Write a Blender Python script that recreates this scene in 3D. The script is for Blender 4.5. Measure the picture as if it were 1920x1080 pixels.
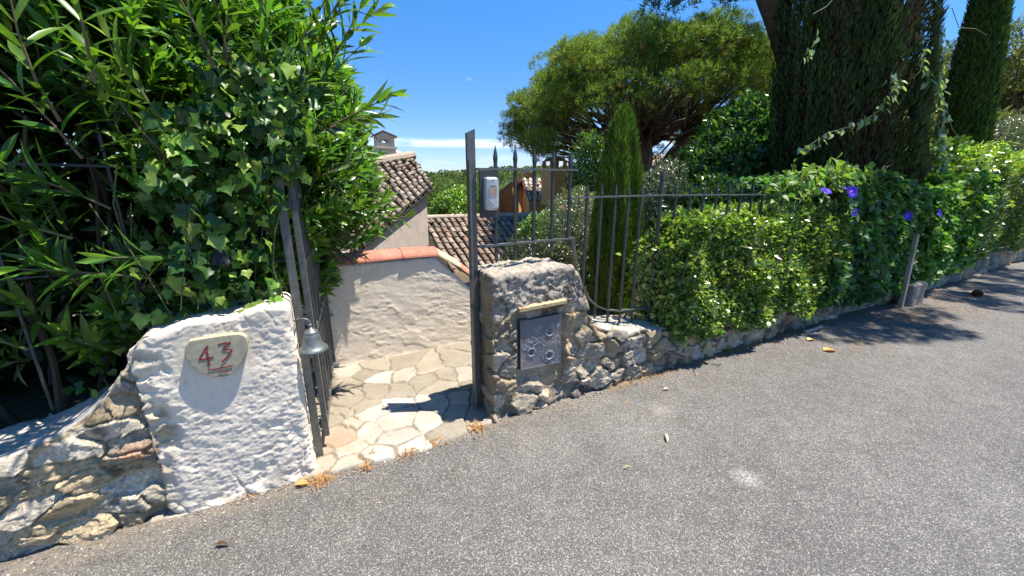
import bpy, math, random
import numpy as np
from mathutils import Vector
R = math.radians
rng = np.random.default_rng(11)
random.seed(5)
scene = bpy.context.scene
for o in list(bpy.data.objects): bpy.data.objects.remove(o)

# ------------------------------------------------------------------ camera
FPX, EYE = 725.0, 1.6
PITCH = math.atan(195 / FPX)
cam = bpy.data.objects.new('camera', bpy.data.cameras.new('camera'))
scene.collection.objects.link(cam)
cam.location = (0, 0, EYE)
cam.rotation_euler = (R(90) - PITCH, 0, 0)
cam.data.sensor_width = 36
cam.data.lens = 36 * FPX / 1920
cam.data.clip_start = 0.05
cam.data.clip_end = 3000
scene.camera = cam
scene.view_settings.view_transform = 'Standard'
scene.view_settings.look = 'None'
scene.view_settings.exposure = 1.1
scene.view_settings.gamma = 1

# ------------------------------------------------------------------ sun and sky
SUN_DIR = Vector((1.0, 0.05, math.tan(R(70.5)) * 1.0)).normalized()
sun = bpy.data.objects.new('sun', bpy.data.lights.new('sun', 'SUN'))
scene.collection.objects.link(sun)
sun.data.energy = 4.9
sun.data.angle = R(0.53)
sun.data.color = (1.0, 0.925, 0.82)
sun.rotation_euler = SUN_DIR.to_track_quat('Z', 'Y').to_euler()
world = bpy.data.worlds.new('World'); scene.world = world
world.use_nodes = True
nt = world.node_tree; nt.nodes.clear()
wo = nt.nodes.new('ShaderNodeOutputWorld'); bg = nt.nodes.new('ShaderNodeBackground')
sky = nt.nodes.new('ShaderNodeTexSky'); sky.sky_type = 'NISHITA'; sky.sun_disc = False
sky.sun_elevation = math.asin(SUN_DIR.z)
sky.sun_rotation = math.atan2(SUN_DIR.x, SUN_DIR.y)
sky.altitude = 200; sky.air_density = 1.0; sky.dust_density = 0.1; sky.ozone_density = 3.0
bg.inputs['Strength'].default_value = 0.105
# thin clouds low over the horizon, from the view direction
tc = nt.nodes.new('ShaderNodeTexCoord')
sx = nt.nodes.new('ShaderNodeSeparateXYZ'); nt.links.new(tc.outputs['Generated'], sx.inputs[0])
def wm(op, a, b=None, c=None, clamp=False):
    n = nt.nodes.new('ShaderNodeMath'); n.operation = op; n.use_clamp = clamp
    for i, v in enumerate((a, b, c)):
        if v is None: continue
        if hasattr(v, 'is_output'): nt.links.new(v, n.inputs[i])
        else: n.inputs[i].default_value = v
    return n.outputs[0]
mp = nt.nodes.new('ShaderNodeMapping'); mp.inputs['Scale'].default_value = (5, 5, 34)
nt.links.new(tc.outputs['Generated'], mp.inputs[0])
nz = nt.nodes.new('ShaderNodeTexNoise'); nz.inputs['Scale'].default_value = 1.3; nz.inputs['Detail'].default_value = 8; nz.inputs['Roughness'].default_value = .62
nt.links.new(mp.outputs[0], nz.inputs['Vector'])
def band(c, w):
    d = wm('SUBTRACT', sx.outputs['Z'], c); d = wm('DIVIDE', d, w); d = wm('MULTIPLY', d, d)
    return wm('SUBTRACT', 1.0, d, clamp=True)
b1 = band(0.094, 0.012); b2 = wm('MULTIPLY', band(0.052, 0.02), .25)
bb = wm('MAXIMUM', b1, b2)
cl = wm('SUBTRACT', nz.outputs[0], 0.43); cl = wm('MULTIPLY', cl, 4.0, clamp=True); cl = wm('MULTIPLY', cl, bb, clamp=True)
mp2 = nt.nodes.new('ShaderNodeMapping'); mp2.inputs['Scale'].default_value = (9, 9, 16); nt.links.new(tc.outputs['Generated'], mp2.inputs[0])
nz2 = nt.nodes.new('ShaderNodeTexNoise'); nz2.inputs['Scale'].default_value = 1.6; nz2.inputs['Detail'].default_value = 6; nt.links.new(mp2.outputs[0], nz2.inputs['Vector'])
w2 = wm('MULTIPLY', wm('MULTIPLY', wm('SUBTRACT', nz2.outputs[0], .66), 5.0, clamp=True), band(0.2, 0.12), clamp=True)
cl = wm('MAXIMUM', wm('MULTIPLY', cl, .85), wm('MULTIPLY', w2, .45))
hs = nt.nodes.new('ShaderNodeHueSaturation'); hs.inputs['Saturation'].default_value = 1.32; hs.inputs['Value'].default_value = 1.0
nt.links.new(sky.outputs[0], hs.inputs['Color'])
mx = nt.nodes.new('ShaderNodeMixRGB'); mx.inputs[2].default_value = (6.6, 6.9, 7.3, 1)
low = wm('ADD', .60, wm('MULTIPLY', wm('DIVIDE', sx.outputs['Z'], .42, clamp=True), .40))
gr = nt.nodes.new('ShaderNodeMixRGB'); gr.blend_type = 'MULTIPLY'; gr.inputs[0].default_value = 1
cmb = nt.nodes.new('ShaderNodeCombineXYZ'); nt.links.new(wm('MULTIPLY', low, .93), cmb.inputs[0]); nt.links.new(wm('MULTIPLY', low, .96), cmb.inputs[1]); nt.links.new(wm('POWER', low, .38), cmb.inputs[2])
nt.links.new(hs.outputs[0], gr.inputs[1]); nt.links.new(cmb.outputs[0], gr.inputs[2])
nt.links.new(cl, mx.inputs[0]); nt.links.new(gr.outputs[0], mx.inputs[1])
nt.links.new(mx.outputs[0], bg.inputs[0]); nt.links.new(bg.outputs[0], wo.inputs[0])

# ------------------------------------------------------------------ frames of reference
O = np.array((-0.075, 2.40)); AA = R(27.8)
AX = np.array((math.cos(AA), math.sin(AA))); NX = np.array((math.sin(AA), -math.cos(AA)))
def P(s, n, z):
    """wall coordinates: s along the roadside wall, n out towards the road, z up"""
    s = np.asarray(s, float); n = np.asarray(n, float); z = np.asarray(z, float)
    s, n, z = np.broadcast_arrays(s, n, z)
    return np.stack([O[0] + s*AX[0] + n*NX[0], O[1] + s*AX[1] + n*NX[1], z], -1)
def SN(X, Y):
    dx, dy = np.asarray(X) - O[0], np.asarray(Y) - O[1]
    return dx*AX[0] + dy*AX[1], dx*NX[0] + dy*NX[1]
cp_, sp_ = math.cos(PITCH), math.sin(PITCH)
def ray(x, y):
    u = (x-960)/FPX; v = (540-y)/FPX
    return np.array((u, cp_ + v*sp_, v*cp_ - sp_))
def onwall(x, y, c=0.0):       # measured point of the photo on the vertical plane n=c -> (s, z)
    d = ray(x, y); t = (c + O@NX)/(d[:2]@NX); p = t*d
    s, n = SN(p[0], p[1]); return float(s), float(EYE + p[2])
def ground(x, y, z=0.0):
    d = ray(x, y); t = (z-EYE)/d[2]; return np.array((t*d[0], t*d[1], z))
def at(x, y, Y):
    d = ray(x, y); t = Y/d[1]; return np.array((t*d[0], Y, EYE + t*d[2]))

# ------------------------------------------------------------------ noise
def hsh(ix, iy, iz, seed=0):
    h = (ix.astype(np.int64)*374761393 + iy.astype(np.int64)*668265263 + iz.astype(np.int64)*2147483647 + seed*974634777) & 0xffffffff
    h = ((h ^ (h >> 13))*1274126177) & 0xffffffff
    h = (h ^ (h >> 16)) & 0xffff
    return h/65535.0
def vnoise(p, seed=0):
    i = np.floor(p); f = p - i; f = f*f*(3-2*f); i = i.astype(np.int64); r = 0
    for a in (0, 1):
        for b in (0, 1):
            for c in (0, 1):
                w = (f[..., 0] if a else 1-f[..., 0])*(f[..., 1] if b else 1-f[..., 1])*(f[..., 2] if c else 1-f[..., 2])
                r = r + w*hsh(i[..., 0]+a, i[..., 1]+b, i[..., 2]+c, seed)
    return r
def fbm(p, scale, octs=4, seed=0, gain=.5):
    r = 0; a = 1; t = 0
    for k in range(octs):
        r = r + a*vnoise(p*scale*(2.03**k) + 17.3*k, seed+k); t += a; a *= gain
    return r/t*2 - 1
def sstep(a, b, x):
    t = np.clip((x-a)/(b-a), 0, 1); return t*t*(3-2*t)
def mixc(a, b, t): return np.asarray(a)*(1-t[..., None]) + np.asarray(b)*t[..., None]

def facets(p, scale, seed=0, amp=.35):
    """chipped planar facets: every Worley cell gets its own tilted plane"""
    q = p*scale; i0 = np.floor(q).astype(np.int64); best = np.full(len(q), 9.); sec = np.full(len(q), 9.); val = np.zeros(len(q))
    for a in (-1, 0, 1):
        for b in (-1, 0, 1):
            for c in (-1, 0, 1):
                i, j, k = i0[:, 0]+a, i0[:, 1]+b, i0[:, 2]+c
                d = q - np.stack([i+hsh(i, j, k, seed), j+hsh(i, j, k, seed+1), k+hsh(i, j, k, seed+2)], -1)
                r = np.sqrt((d*d).sum(1)); tl = np.stack([hsh(i, j, k, seed+3+m)-.5 for m in range(3)], -1)
                v = (d*tl).sum(1)*2*amp + (hsh(i, j, k, seed+7)-.5)*.5
                m = r < best; sec = np.where(m, best, np.minimum(sec, r)); val = np.where(m, v, val); best = np.where(m, r, best)
    return val, sec-best
# ------------------------------------------------------------------ object helpers
C = scene.collection
def thing(name, label, cat, loc=(0, 0, 0), group=None):
    o = bpy.data.objects.new(name, None); C.objects.link(o); o.location = loc; o.empty_display_size = .1
    o['label'] = label; o['category'] = cat
    if group: o['group'] = group
    return o
def tag(o, label=None, cat=None, group=None, kind=None):
    for k, v in (('label', label), ('category', cat), ('group', group), ('kind', kind)):
        if v: o[k] = v
    return o
def mk(name, V, F, m, parent=None, loc=None, cols=None, smooth=False):
    """V (N,3) world coordinates, F list of faces or (M,k) array"""
    V = np.asarray(V, float).reshape(-1, 3)
    org = np.array(loc if loc is not None else (0, 0, 0), float)
    if parent:
        org = np.zeros(3); q_ = parent
        while q_: org = org + np.array(q_.location); q_ = q_.parent
    me = bpy.data.meshes.new(name)
    W = V - org
    if isinstance(F, np.ndarray):
        k = F.shape[1]; M = F.shape[0]
        me.vertices.add(len(W)); me.vertices.foreach_set('co', W.astype(np.float32).ravel())
        me.loops.add(M*k); me.loops.foreach_set('vertex_index', F.astype(np.int32).ravel())
        me.polygons.add(M); me.polygons.foreach_set('loop_start', np.arange(0, M*k, k, dtype=np.int32))
        me.polygons.foreach_set('loop_total', np.full(M, k, dtype=np.int32))
        me.update(calc_edges=True)
    else:
        me.from_pydata(W.tolist(), [], [tuple(int(i) for i in f) for f in F])
    me.validate()
    if cols is not None:
        at_ = me.color_attributes.new('Col', 'FLOAT_COLOR', 'POINT')
        c = np.ones((len(W), 4), np.float32); c[:, :3] = cols
        at_.data.foreach_set('color', c.ravel())
    if smooth: me.polygons.foreach_set('use_smooth', np.ones(len(me.polygons), bool))
    me.materials.append(m)
    o = bpy.data.objects.new(name, me); C.objects.link(o)
    if parent: o.parent = parent
    if not parent: o.location = org
    return o
class MB:
    def __init__(s): s.v = []; s.f = []; s.c = []; s.n = 0
    def add(s, V, F, col=None):
        V = np.asarray(V, float).reshape(-1, 3); s.v.append(V)
        s.f += [tuple(int(i)+s.n for i in f) for f in F]; s.n += len(V)
        s.c.append(np.tile(np.asarray(col if col is not None else (1, 1, 1), float), (len(V), 1)) if np.ndim(col) < 2 else np.asarray(col))
    def box(s, c, hx, hy, hz, col=None):
        c, hx, hy, hz = (np.asarray(q, float) for q in (c, hx, hy, hz))
        V = [c+a*hx+b*hy+d*hz for a in (-1, 1) for b in (-1, 1) for d in (-1, 1)]
        s.add(V, [(0, 1, 3, 2), (4, 6, 7, 5), (0, 4, 5, 1), (2, 3, 7, 6), (0, 2, 6, 4), (1, 5, 7, 3)], col)
    def bar(s, a, b, w, d, side, col=None, twist=0):   # square bar from a to b; side = width direction
        a, b, side = (np.asarray(q, float) for q in (a, b, side))
        ax = b-a; L = np.linalg.norm(ax); ax /= L
        side = side - ax*(side@ax); side /= np.linalg.norm(side); o = np.cross(ax, side)
        s.box((a+b)/2, side*w/2, o*d/2, ax*L/2, col)
    def tube(s, pts, rad, seg=8, col=None, cap=True):
        pts = np.asarray(pts, float); rad = np.broadcast_to(np.asarray(rad, float), (len(pts),))
        V = []; up = np.array((0.13, 0.21, 1.0))
        for i, p in enumerate(pts):
            t = pts[min(i+1, len(pts)-1)] - pts[max(i-1, 0)]; t /= (np.linalg.norm(t)+1e-9)
            x = np.cross(t, up)
            if np.linalg.norm(x) < .05: x = np.cross(t, (1, 0, 0))
            x /= np.linalg.norm(x); y = np.cross(t, x)
            for k in range(seg):
                a = 2*math.pi*k/seg; V.append(p + rad[i]*(math.cos(a)*x + math.sin(a)*y))
        F = []
        for i in range(len(pts)-1):
            for k in range(seg):
                F.append((i*seg+k, i*seg+(k+1) % seg, (i+1)*seg+(k+1) % seg, (i+1)*seg+k))
        if cap: F += [tuple(range(seg-1, -1, -1)), tuple((len(pts)-1)*seg+k for k in range(seg))]
        s.add(V, F, col)
    def lathe(s, c, prof, seg=28, col=None):
        V = [(c[0]+r*math.cos(2*math.pi*k/seg), c[1]+r*math.sin(2*math.pi*k/seg), c[2]+z) for r, z in prof for k in range(seg)]
        F = [(i*seg+k, i*seg+(k+1) % seg, (i+1)*seg+(k+1) % seg, (i+1)*seg+k) for i in range(len(prof)-1) for k in range(seg)]
        s.add(V, F, col)
    def build(s, name, m, parent=None, loc=None, smooth=False, cols=True):
        return mk(name, np.concatenate(s.v), s.f, m, parent, loc, np.concatenate(s.c) if cols else None, smooth)
def grid_faces(nu, nv, off=0, flip=False):
    i, j = np.meshgrid(np.arange(nu-1), np.arange(nv-1), indexing='ij'); a = (i*nv+j).ravel()+off
    f = np.stack([a, a+nv, a+nv+1, a+1], 1)
    return f[:, ::-1] if flip else f

# ------------------------------------------------------------------ materials
def newmat(name):
    m = bpy.data.materials.new(name); m.use_nodes = True; t = m.node_tree; b = t.nodes['Principled BSDF']; return m, t, b
def nmath(t, op, a, b=None, clamp=False):
    n = t.nodes.new('ShaderNodeMath'); n.operation = op; n.use_clamp = clamp
    for i, v in enumerate((a, b)):
        if v is None: continue
        if hasattr(v, 'is_output'): t.links.new(v, n.inputs[i])
        else: n.inputs[i].default_value = v
    return n.outputs[0]
def noise(t, vec, sc, det=4, ro=.55):
    n = t.nodes.new('ShaderNodeTexNoise'); n.inputs['Scale'].default_value = sc; n.inputs['Detail'].default_value = det
    n.inputs['Roughness'].default_value = ro; t.links.new(vec, n.inputs['Vector']); return n.outputs['Fac']
def ramp(t, fac, stops):
    n = t.nodes.new('ShaderNodeValToRGB'); e = n.color_ramp.elements
    while len(e) < len(stops): e.new(.5)
    for q, (p, c) in zip(e, stops): q.position = p; q.color = tuple(c)+(1,) if len(c) == 3 else c
    t.links.new(fac, n.inputs[0]); return n.outputs[0]
def mixrgb(t, f, a, b, mode='MIX'):
    n = t.nodes.new('ShaderNodeMixRGB'); n.blend_type = mode
    for i, v in enumerate((f, a, b)):
        if hasattr(v, 'is_output'): t.links.new(v, n.inputs[i])
        elif i == 0: n.inputs[0].default_value = v
        else: n.inputs[i].default_value = tuple(v)+(1,)
    return n.outputs[0]
def bump(t, b, h, dist, strength=1.0):
    n = t.nodes.new('ShaderNodeBump'); n.inputs['Distance'].default_value = dist; n.inputs['Strength'].default_value = strength
    t.links.new(h, n.inputs['Height']); t.links.new(n.outputs[0], b.inputs['Normal'])
def objco(t): return t.nodes.new('ShaderNodeTexCoord').outputs['Object']
def colmat(name, rough=.85, var=.25, vscale=40, bscale=120, bdist=.002, spec=.3, speck=None, metal=0):
    """vertex colour times a fine albedo mottling, with a fine bump"""
    m, t, b = newmat(name); co = objco(t)
    a = t.nodes.new('ShaderNodeAttribute'); a.attribute_name = 'Col'
    n = noise(t, co, vscale, 6, .65)
    f = ramp(t, n, [(.25, (1-var,)*3), (.75, (1+var*.6,)*3)])
    c = mixrgb(t, 1.0, a.outputs['Color'], f, 'MULTIPLY')
    if speck:
        n2 = noise(t, co, speck[0], 3, .7); k = nmath(t, 'MULTIPLY', nmath(t, 'SUBTRACT', n2, speck[1]), 12, True)
        c = mixrgb(t, nmath(t, 'MULTIPLY', k, speck[3]), c, speck[2])
    t.links.new(c, b.inputs['Base Color']); b.inputs['Roughness'].default_value = rough
    b.inputs['Specular IOR Level'].default_value = spec; b.inputs['Metallic'].default_value = metal
    h = noise(t, co, bscale, 5, .7); bump(t, b, h, bdist)
    return m
def leafmat(name, rough=.42, trans=.35, spec=.4, gain=1.0, ty=(1.25, 1.45, .45)):
    m, t, b = newmat(name); a = t.nodes.new('ShaderNodeAttribute'); a.attribute_name = 'Col'
    n = noise(t, objco(t), 22, 3); f = ramp(t, n, [(.3, (.8,)*3), (.7, (1.2*gain,)*3)])
    c = mixrgb(t, 1.0, a.outputs['Color'], f, 'MULTIPLY')
    t.links.new(c, b.inputs['Base Color']); b.inputs['Roughness'].default_value = rough; b.inputs['Specular IOR Level'].default_value = spec
    tr = t.nodes.new('ShaderNodeBsdfTranslucent'); t.links.new(mixrgb(t, 1.0, c, tuple(q*1.6 for q in ty), 'MULTIPLY'), tr.inputs[0])
    mxs = t.nodes.new('ShaderNodeMixShader'); mxs.inputs[0].default_value = trans
    t.links.new(b.outputs[0], mxs.inputs[1]); t.links.new(tr.outputs[0], mxs.inputs[2])
    t.links.new(mxs.outputs[0], t.nodes['Material Output'].inputs[0]); return m
def flat(name, col, rough=.6, metal=0, var=.15, vs=30, bd=.0006, bs=200, spec=.4):
    m, t, b = newmat(name); co = objco(t)
    f = ramp(t, noise(t, co, vs, 5, .65), [(.3, tuple(q*(1-var) for q in col)), (.7, tuple(q*(1+var) for q in col))])
    t.links.new(f, b.inputs['Base Color']); b.inputs['Roughness'].default_value = rough; b.inputs['Metallic'].default_value = metal
    b.inputs['Specular IOR Level'].default_value = spec; bump(t, b, noise(t, co, bs, 4), bd); return m

# asphalt with pale aggregate
def asphalt():
    m, t, b = newmat('asphalt'); co = objco(t)
    big = noise(t, co, .9, 5, .6); mid = noise(t, co, 7, 4, .6)
    base = ramp(t, big, [(.3, (.158, .154, .145)), (.7, (.203, .198, .187))])
    base = mixrgb(t, 1, base, ramp(t, mid, [(.3, (.86,)*3), (.7, (1.14,)*3)]), 'MULTIPLY')
    # fine tar between stones
    v = t.nodes.new('ShaderNodeTexVoronoi'); v.inputs['Scale'].default_value = 230; v.inputs['Randomness'].default_value = 1
    dn = t.nodes.new('ShaderNodeTexNoise'); dn.inputs['Scale'].default_value = 60; dn.inputs['Detail'].default_value = 2
    t.links.new(co, dn.inputs['Vector'])
    sc = t.nodes.new('ShaderNodeVectorMath'); sc.operation = 'SCALE'; sc.inputs['Scale'].default_value = .012; t.links.new(dn.outputs['Color'], sc.inputs[0])
    ad = t.nodes.new('ShaderNodeVectorMath'); ad.operation = 'ADD'; t.links.new(co, ad.inputs[0]); t.links.new(sc.outputs[0], ad.inputs[1])
    t.links.new(ad.outputs[0], v.inputs['Vector'])
    sep = t.nodes.new('ShaderNodeSeparateColor'); t.links.new(v.outputs['Color'], sep.inputs[0])
    chipv = ramp(t, sep.outputs[0], [(0, (.55,)*3), (.5, (.95,)*3), (.80, (1.12,)*3), (.86, (1.7,)*3), (1, (2.3,)*3)])
    tar = ramp(t, v.outputs['Distance'], [(.15, (1,)*3), (.75, (.5,)*3)])
    c = mixrgb(t, 1, mixrgb(t, 1, base, chipv, 'MULTIPLY'), tar, 'MULTIPLY')
    v2 = t.nodes.new('ShaderNodeTexVoronoi'); v2.inputs['Scale'].default_value = 120; t.links.new(ad.outputs[0], v2.inputs['Vector'])
    s2 = t.nodes.new('ShaderNodeSeparateColor'); t.links.new(v2.outputs['Color'], s2.inputs[0])
    pick = nmath(t, 'MULTIPLY', nmath(t, 'GREATER_THAN', s2.outputs[1], .82), nmath(t, 'LESS_THAN', v2.outputs['Distance'], .33))
    c = mixrgb(t, nmath(t, 'MULTIPLY', pick, .75), c, (.42, .40, .36))
    # pale dusty patches where stone was ground into the surface
    for (px, py, r, amt) in ((1400, 898, .075, .75), (1240, 768, .09, .35), (1085, 735, .26, .26), (1190, 800, .35, .18), (1030, 830, .25, .16)):
        g = ground(px, py); ds = t.nodes.new('ShaderNodeVectorMath'); ds.operation = 'DISTANCE'
        ds.inputs[1].default_value = tuple(g); t.links.new(co, ds.inputs[0])
        k = nmath(t, 'SUBTRACT', 1.25, nmath(t, 'DIVIDE', ds.outputs['Value'], r), True)
        nn = nmath(t, 'MULTIPLY', nmath(t, 'SUBTRACT', noise(t, co, 80, 4, .8), .44), 7, True)
        k = nmath(t, 'MULTIPLY', nmath(t, 'MULTIPLY', k, nn), amt, True)
        c = mixrgb(t, k, c, (.50, .48, .44))
    # warm dust carried out from the wall foot
    dt = t.nodes.new('ShaderNodeVectorMath'); dt.operation = 'DOT_PRODUCT'; dt.inputs[1].default_value = (math.sin(R(27.8)), -math.cos(R(27.8)), 0); t.links.new(co, dt.inputs[0])
    nd = nmath(t, 'ADD', dt.outputs['Value'], .035+2.40*math.cos(R(27.8)))
    k = nmath(t, 'MULTIPLY', nmath(t, 'SUBTRACT', 1.0, nmath(t, 'DIVIDE', nd, 1.1), True), nmath(t, 'MULTIPLY', nmath(t, 'SUBTRACT', noise(t, co, 2.2, 5, .65), .30), 2.2, True))
    c = mixrgb(t, nmath(t, 'MULTIPLY', k, .75, True), c, mixrgb(t, 1, c, (1.06, .96, .85), 'MULTIPLY'))
    # soil washed into the gutter line, and faint tyre-polished lanes
    k = nmath(t, 'MULTIPLY', nmath(t, 'SUBTRACT', 1.15, nmath(t, 'DIVIDE', nd, .13), True), nmath(t, 'MULTIPLY', nmath(t, 'SUBTRACT', noise(t, co, 14, 5, .7), .40), 6, True))
    c = mixrgb(t, nmath(t, 'MULTIPLY', k, .7, True), c, (.22, .175, .125))
    for cn in (1.15, 2.75):
        q = nmath(t, 'DIVIDE', nmath(t, 'SUBTRACT', nd, cn), .34); q = nmath(t, 'SUBTRACT', 1.0, nmath(t, 'MULTIPLY', q, q), True)
        c = mixrgb(t, nmath(t, 'MULTIPLY', q, nmath(t, 'MULTIPLY', noise(t, co, 1.6, 4, .6), 1.2, True), True), c, mixrgb(t, 1, c, (1.10, 1.10, 1.09), 'MULTIPLY'))
    t.links.new(c, b.inputs['Base Color']); b.inputs['Roughness'].default_value = .85; b.inputs['Specular IOR Level'].default_value = .3
    h = nmath(t, 'ADD', nmath(t, 'MULTIPLY', nmath(t, 'SUBTRACT', 1, v.outputs['Distance']), 1.0), nmath(t, 'MULTIPLY', sep.outputs[1], .6))
    bump(t, b, h, .0035, .8); return m
M_ROAD = asphalt()
M_STONE = colmat('rubble_stone', .92, .5, 60, 110, .008, .2, speck=(55, .60, (.06, .055, .045), .55))
M_PLAST = colmat('lime_plaster', .92, .10, 30, 150, .0022, .2)
M_PAVE = colmat('paving_stone', .8, .22, 45, 160, .002, .3, speck=(35, .63, (.25, .19, .12), .4))
M_TILE = colmat('clay_tile', .88, .35, 28, 120, .002, .2, speck=(18, .62, (.33, .30, .26), .4))
M_SOIL = colmat('dry_soil', .95, .4, 12, 40, .01, .1)
M_METAL = flat('grey_painted_iron', (.115, .120, .115), .42, .25, .28, 35, .0006, 140, .5)
M_METAL2 = flat('dark_painted_iron', (.05, .055, .055), .45, .3, .2, 25)
M_BRONZE = flat('verdigris_bronze', (.17, .19, .175), .45, .55, .35, 30, .0008, 90)
M_BARK = colmat('bark', .95, .5, 14, 30, .03, .1)
M_STEM = colmat('stem', .8, .3, 60, 200, .002, .2)
M_WALL = colmat('rendered_wall', .9, .12, 6, 30, .006, .2)
M_OLE = leafmat('oleander_leaf', .34, .26, .45)
M_IVY = leafmat('ivy_leaf', .38, .24, .38)
M_HEDGE = leafmat('hedge_leaf', .27, .25, .6)
M_VINE = leafmat('vine_leaf', .48, .3, .35)
M_NEEDLE = leafmat('needle', .5, .38, .3, ty=(1.1, 1.2, .5))
M_CYP = leafmat('cypress_scale', .6, .12, .2, ty=(1.1, 1.25, .4))
M_FLOWER = leafmat('petal', .5, .4, .2, ty=(1, 1, 1.3))
M_DRY = leafmat('dry_leaf', .8, .2, .1, ty=(1.2, 1, .7))

# ------------------------------------------------------------------ ground, road
def terrain(X, Y):
    s, n = SN(X, Y)
    back = np.clip(-n - 1.75, 0, None)
    h = -.02 - .30*np.clip(back, 0, 9) - .10*np.clip(back-9, 0, 40)
    right = sstep(.75, 1.6, s)                       # garden bed behind the fence keeps near road height
    bed = .22 - .12*np.clip(-n-1.6, 0, 12)
    h = h*(1-right) + bed*right
    left = sstep(-1.5, -2.0, s)
    h = h*(1-left) + left*np.where(-n < 3, .25, .25-.2*(-n-3))
    h = np.where(n > -.3, -.05, h)
    far = np.sqrt(X**2+Y**2)
    hill = -11 + 9.5*sstep(110, 330, far)*(.75+.25*np.sin(X*.017+1.0)*np.cos(Y*.011)) + 2*sstep(250, 500, far)
    hill_r = .12*np.clip(s-16, 0, 120)
    w = sstep(22, 70, -n)
    h = h*(1-w) + w*hill + np.where(n < -2, hill_r, 0)
    p = np.stack([X, Y, X*0], -1)
    return h + np.where(n < -.5, .04*fbm(p, 1.3, 3, 5), 0)
def axis_pts(fine, far): return np.concatenate([-far[::-1], fine, far])
fs = np.geomspace(18.6, 900, 44)
ts = axis_pts(np.arange(-18, 18.01, .3), fs); tn = np.concatenate([-np.geomspace(12, 900, 56)[::-1], np.arange(-11.7, -.29, .2), [-.27, .4, 2, 5, 9], np.geomspace(15, 900, 14)])
SS, NN = np.meshgrid(ts, tn, indexing='ij'); TW = P(SS, NN, 0.); TV = np.stack([TW[..., 0], TW[..., 1], terrain(TW[..., 0], TW[..., 1])], -1).reshape(-1, 3)
tcv = fbm(TV*np.array((1, 1, 0)), .15, 4, 3)*.5+.5
dist = np.hypot(TV[:, 0], TV[:, 1])
tcol = mixc((.17, .13, .085), (.12, .10, .06), tcv); tcol = mixc((1, 1, 1)*tcol, (.045, .06, .02), sstep(30, 60, dist)) if False else tcol*(1-sstep(30, 60, dist))[:, None] + np.array((.05, .065, .025))*sstep(30, 60, dist)[:, None]
g = mk('ground', TV, grid_faces(len(ts), len(tn), flip=True), M_SOIL, cols=tcol, smooth=True); tag(g, kind='structure')
# fine ground near the garden, same height function, replaces nothing: the sheet under it is only the coarse far terrain
RS = np.concatenate([np.linspace(-14, -3, 12), np.linspace(-2.9, 16, 120), np.linspace(17, 60, 30)]); RN = np.array([-.16, -.03, .03, .08, .15, .3, .6, 1, 2, 3.2, 4.8])
SS, NN = np.meshgrid(RS, RN, indexing='ij')
edge = .03*fbm(np.stack([SS, NN*0, SS*0], -1), 2.2, 4, 2)
RZ = .004 + .006*fbm(np.stack([SS, NN, SS*0], -1), .8, 3, 8)
RV = P(SS, NN, RZ).reshape(-1, 3)
r = mk('road', RV, grid_faces(len(RS), len(RN), flip=True), M_ROAD, smooth=True); tag(r, kind='structure')
GV = P(*np.meshgrid(np.array([-40, 80]), np.array([4.7, 30]), indexing='ij'), .03).reshape(-1, 3)
r2 = mk('verge', GV, grid_faces(2, 2, flip=True), M_SOIL, cols=np.tile((.16, .15, .09), (4, 1))); tag(r2, kind='structure')

# ------------------------------------------------------------------ rough blocks: rounded displaced boxes
def block(s0, s1, n0, n1, top, res, disp, rnd=.03, z0=-.06, back_res=None):
    """closed rounded box, z scaled by top(s); returns V (world), F, plus wall coordinates"""
    H0 = 1.0
    ns = max(2, int((s1-s0)/res)+1); nn = max(2, int((n1-n0)/res)+1); nz = max(2, int(1.0/res)+1)
    sl = np.linspace(s0, s1, ns); nl = np.linspace(n0, n1, nn); zl = np.linspace(0, 1, nz)
    V = []; F = []; off = 0
    def face(A, B, fix, axis, flip):
        nonlocal off
        a, b = np.meshgrid(A, B, indexing='ij'); c = np.full_like(a, fix)
        p = {'n': (a, c, b), 's': (c, a, b), 'z': (a, b, c)}[axis]
        V.append(np.stack(p, -1).reshape(-1, 3)); F.append(grid_faces(len(A), len(B), off, flip)); off += a.size
    face(sl, zl, n1, 'n', False); face(sl[::3] if sl[::3][-1] == sl[-1] else np.append(sl[::3], s1), zl[::3] if zl[::3][-1] == zl[-1] else np.append(zl[::3], 1), n0, 'n', True)
    face(nl, zl, s0, 's', False); face(nl, zl, s1, 's', True); face(sl, nl, 1.0, 'z', False)
    V = np.concatenate(V); F = np.concatenate(F)
    T = top(V[:, 0])
    z = V[:, 2]*T
    p = np.stack([V[:, 0], V[:, 1], z], -1)
    lo = np.stack([np.full(len(p), s0+rnd), np.full(len(p), n0+rnd), np.full(len(p), -1.)], -1)
    hi = np.stack([np.full(len(p), s1-rnd), np.full(len(p), n1-rnd), T-rnd], -1)
    q = np.clip(p, lo, hi); d = p-q; L = np.linalg.norm(d, axis=1, keepdims=True); d = d/np.maximum(L, 1e-6)
    # give the sloping tops their own slant
    base = q + d*rnd
    D, col = disp(base, d)
    out = base + d*D[:, None]
    out[:, 2] += z0
    return P(out[:, 0], out[:, 1], out[:, 2]), F, col
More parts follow.
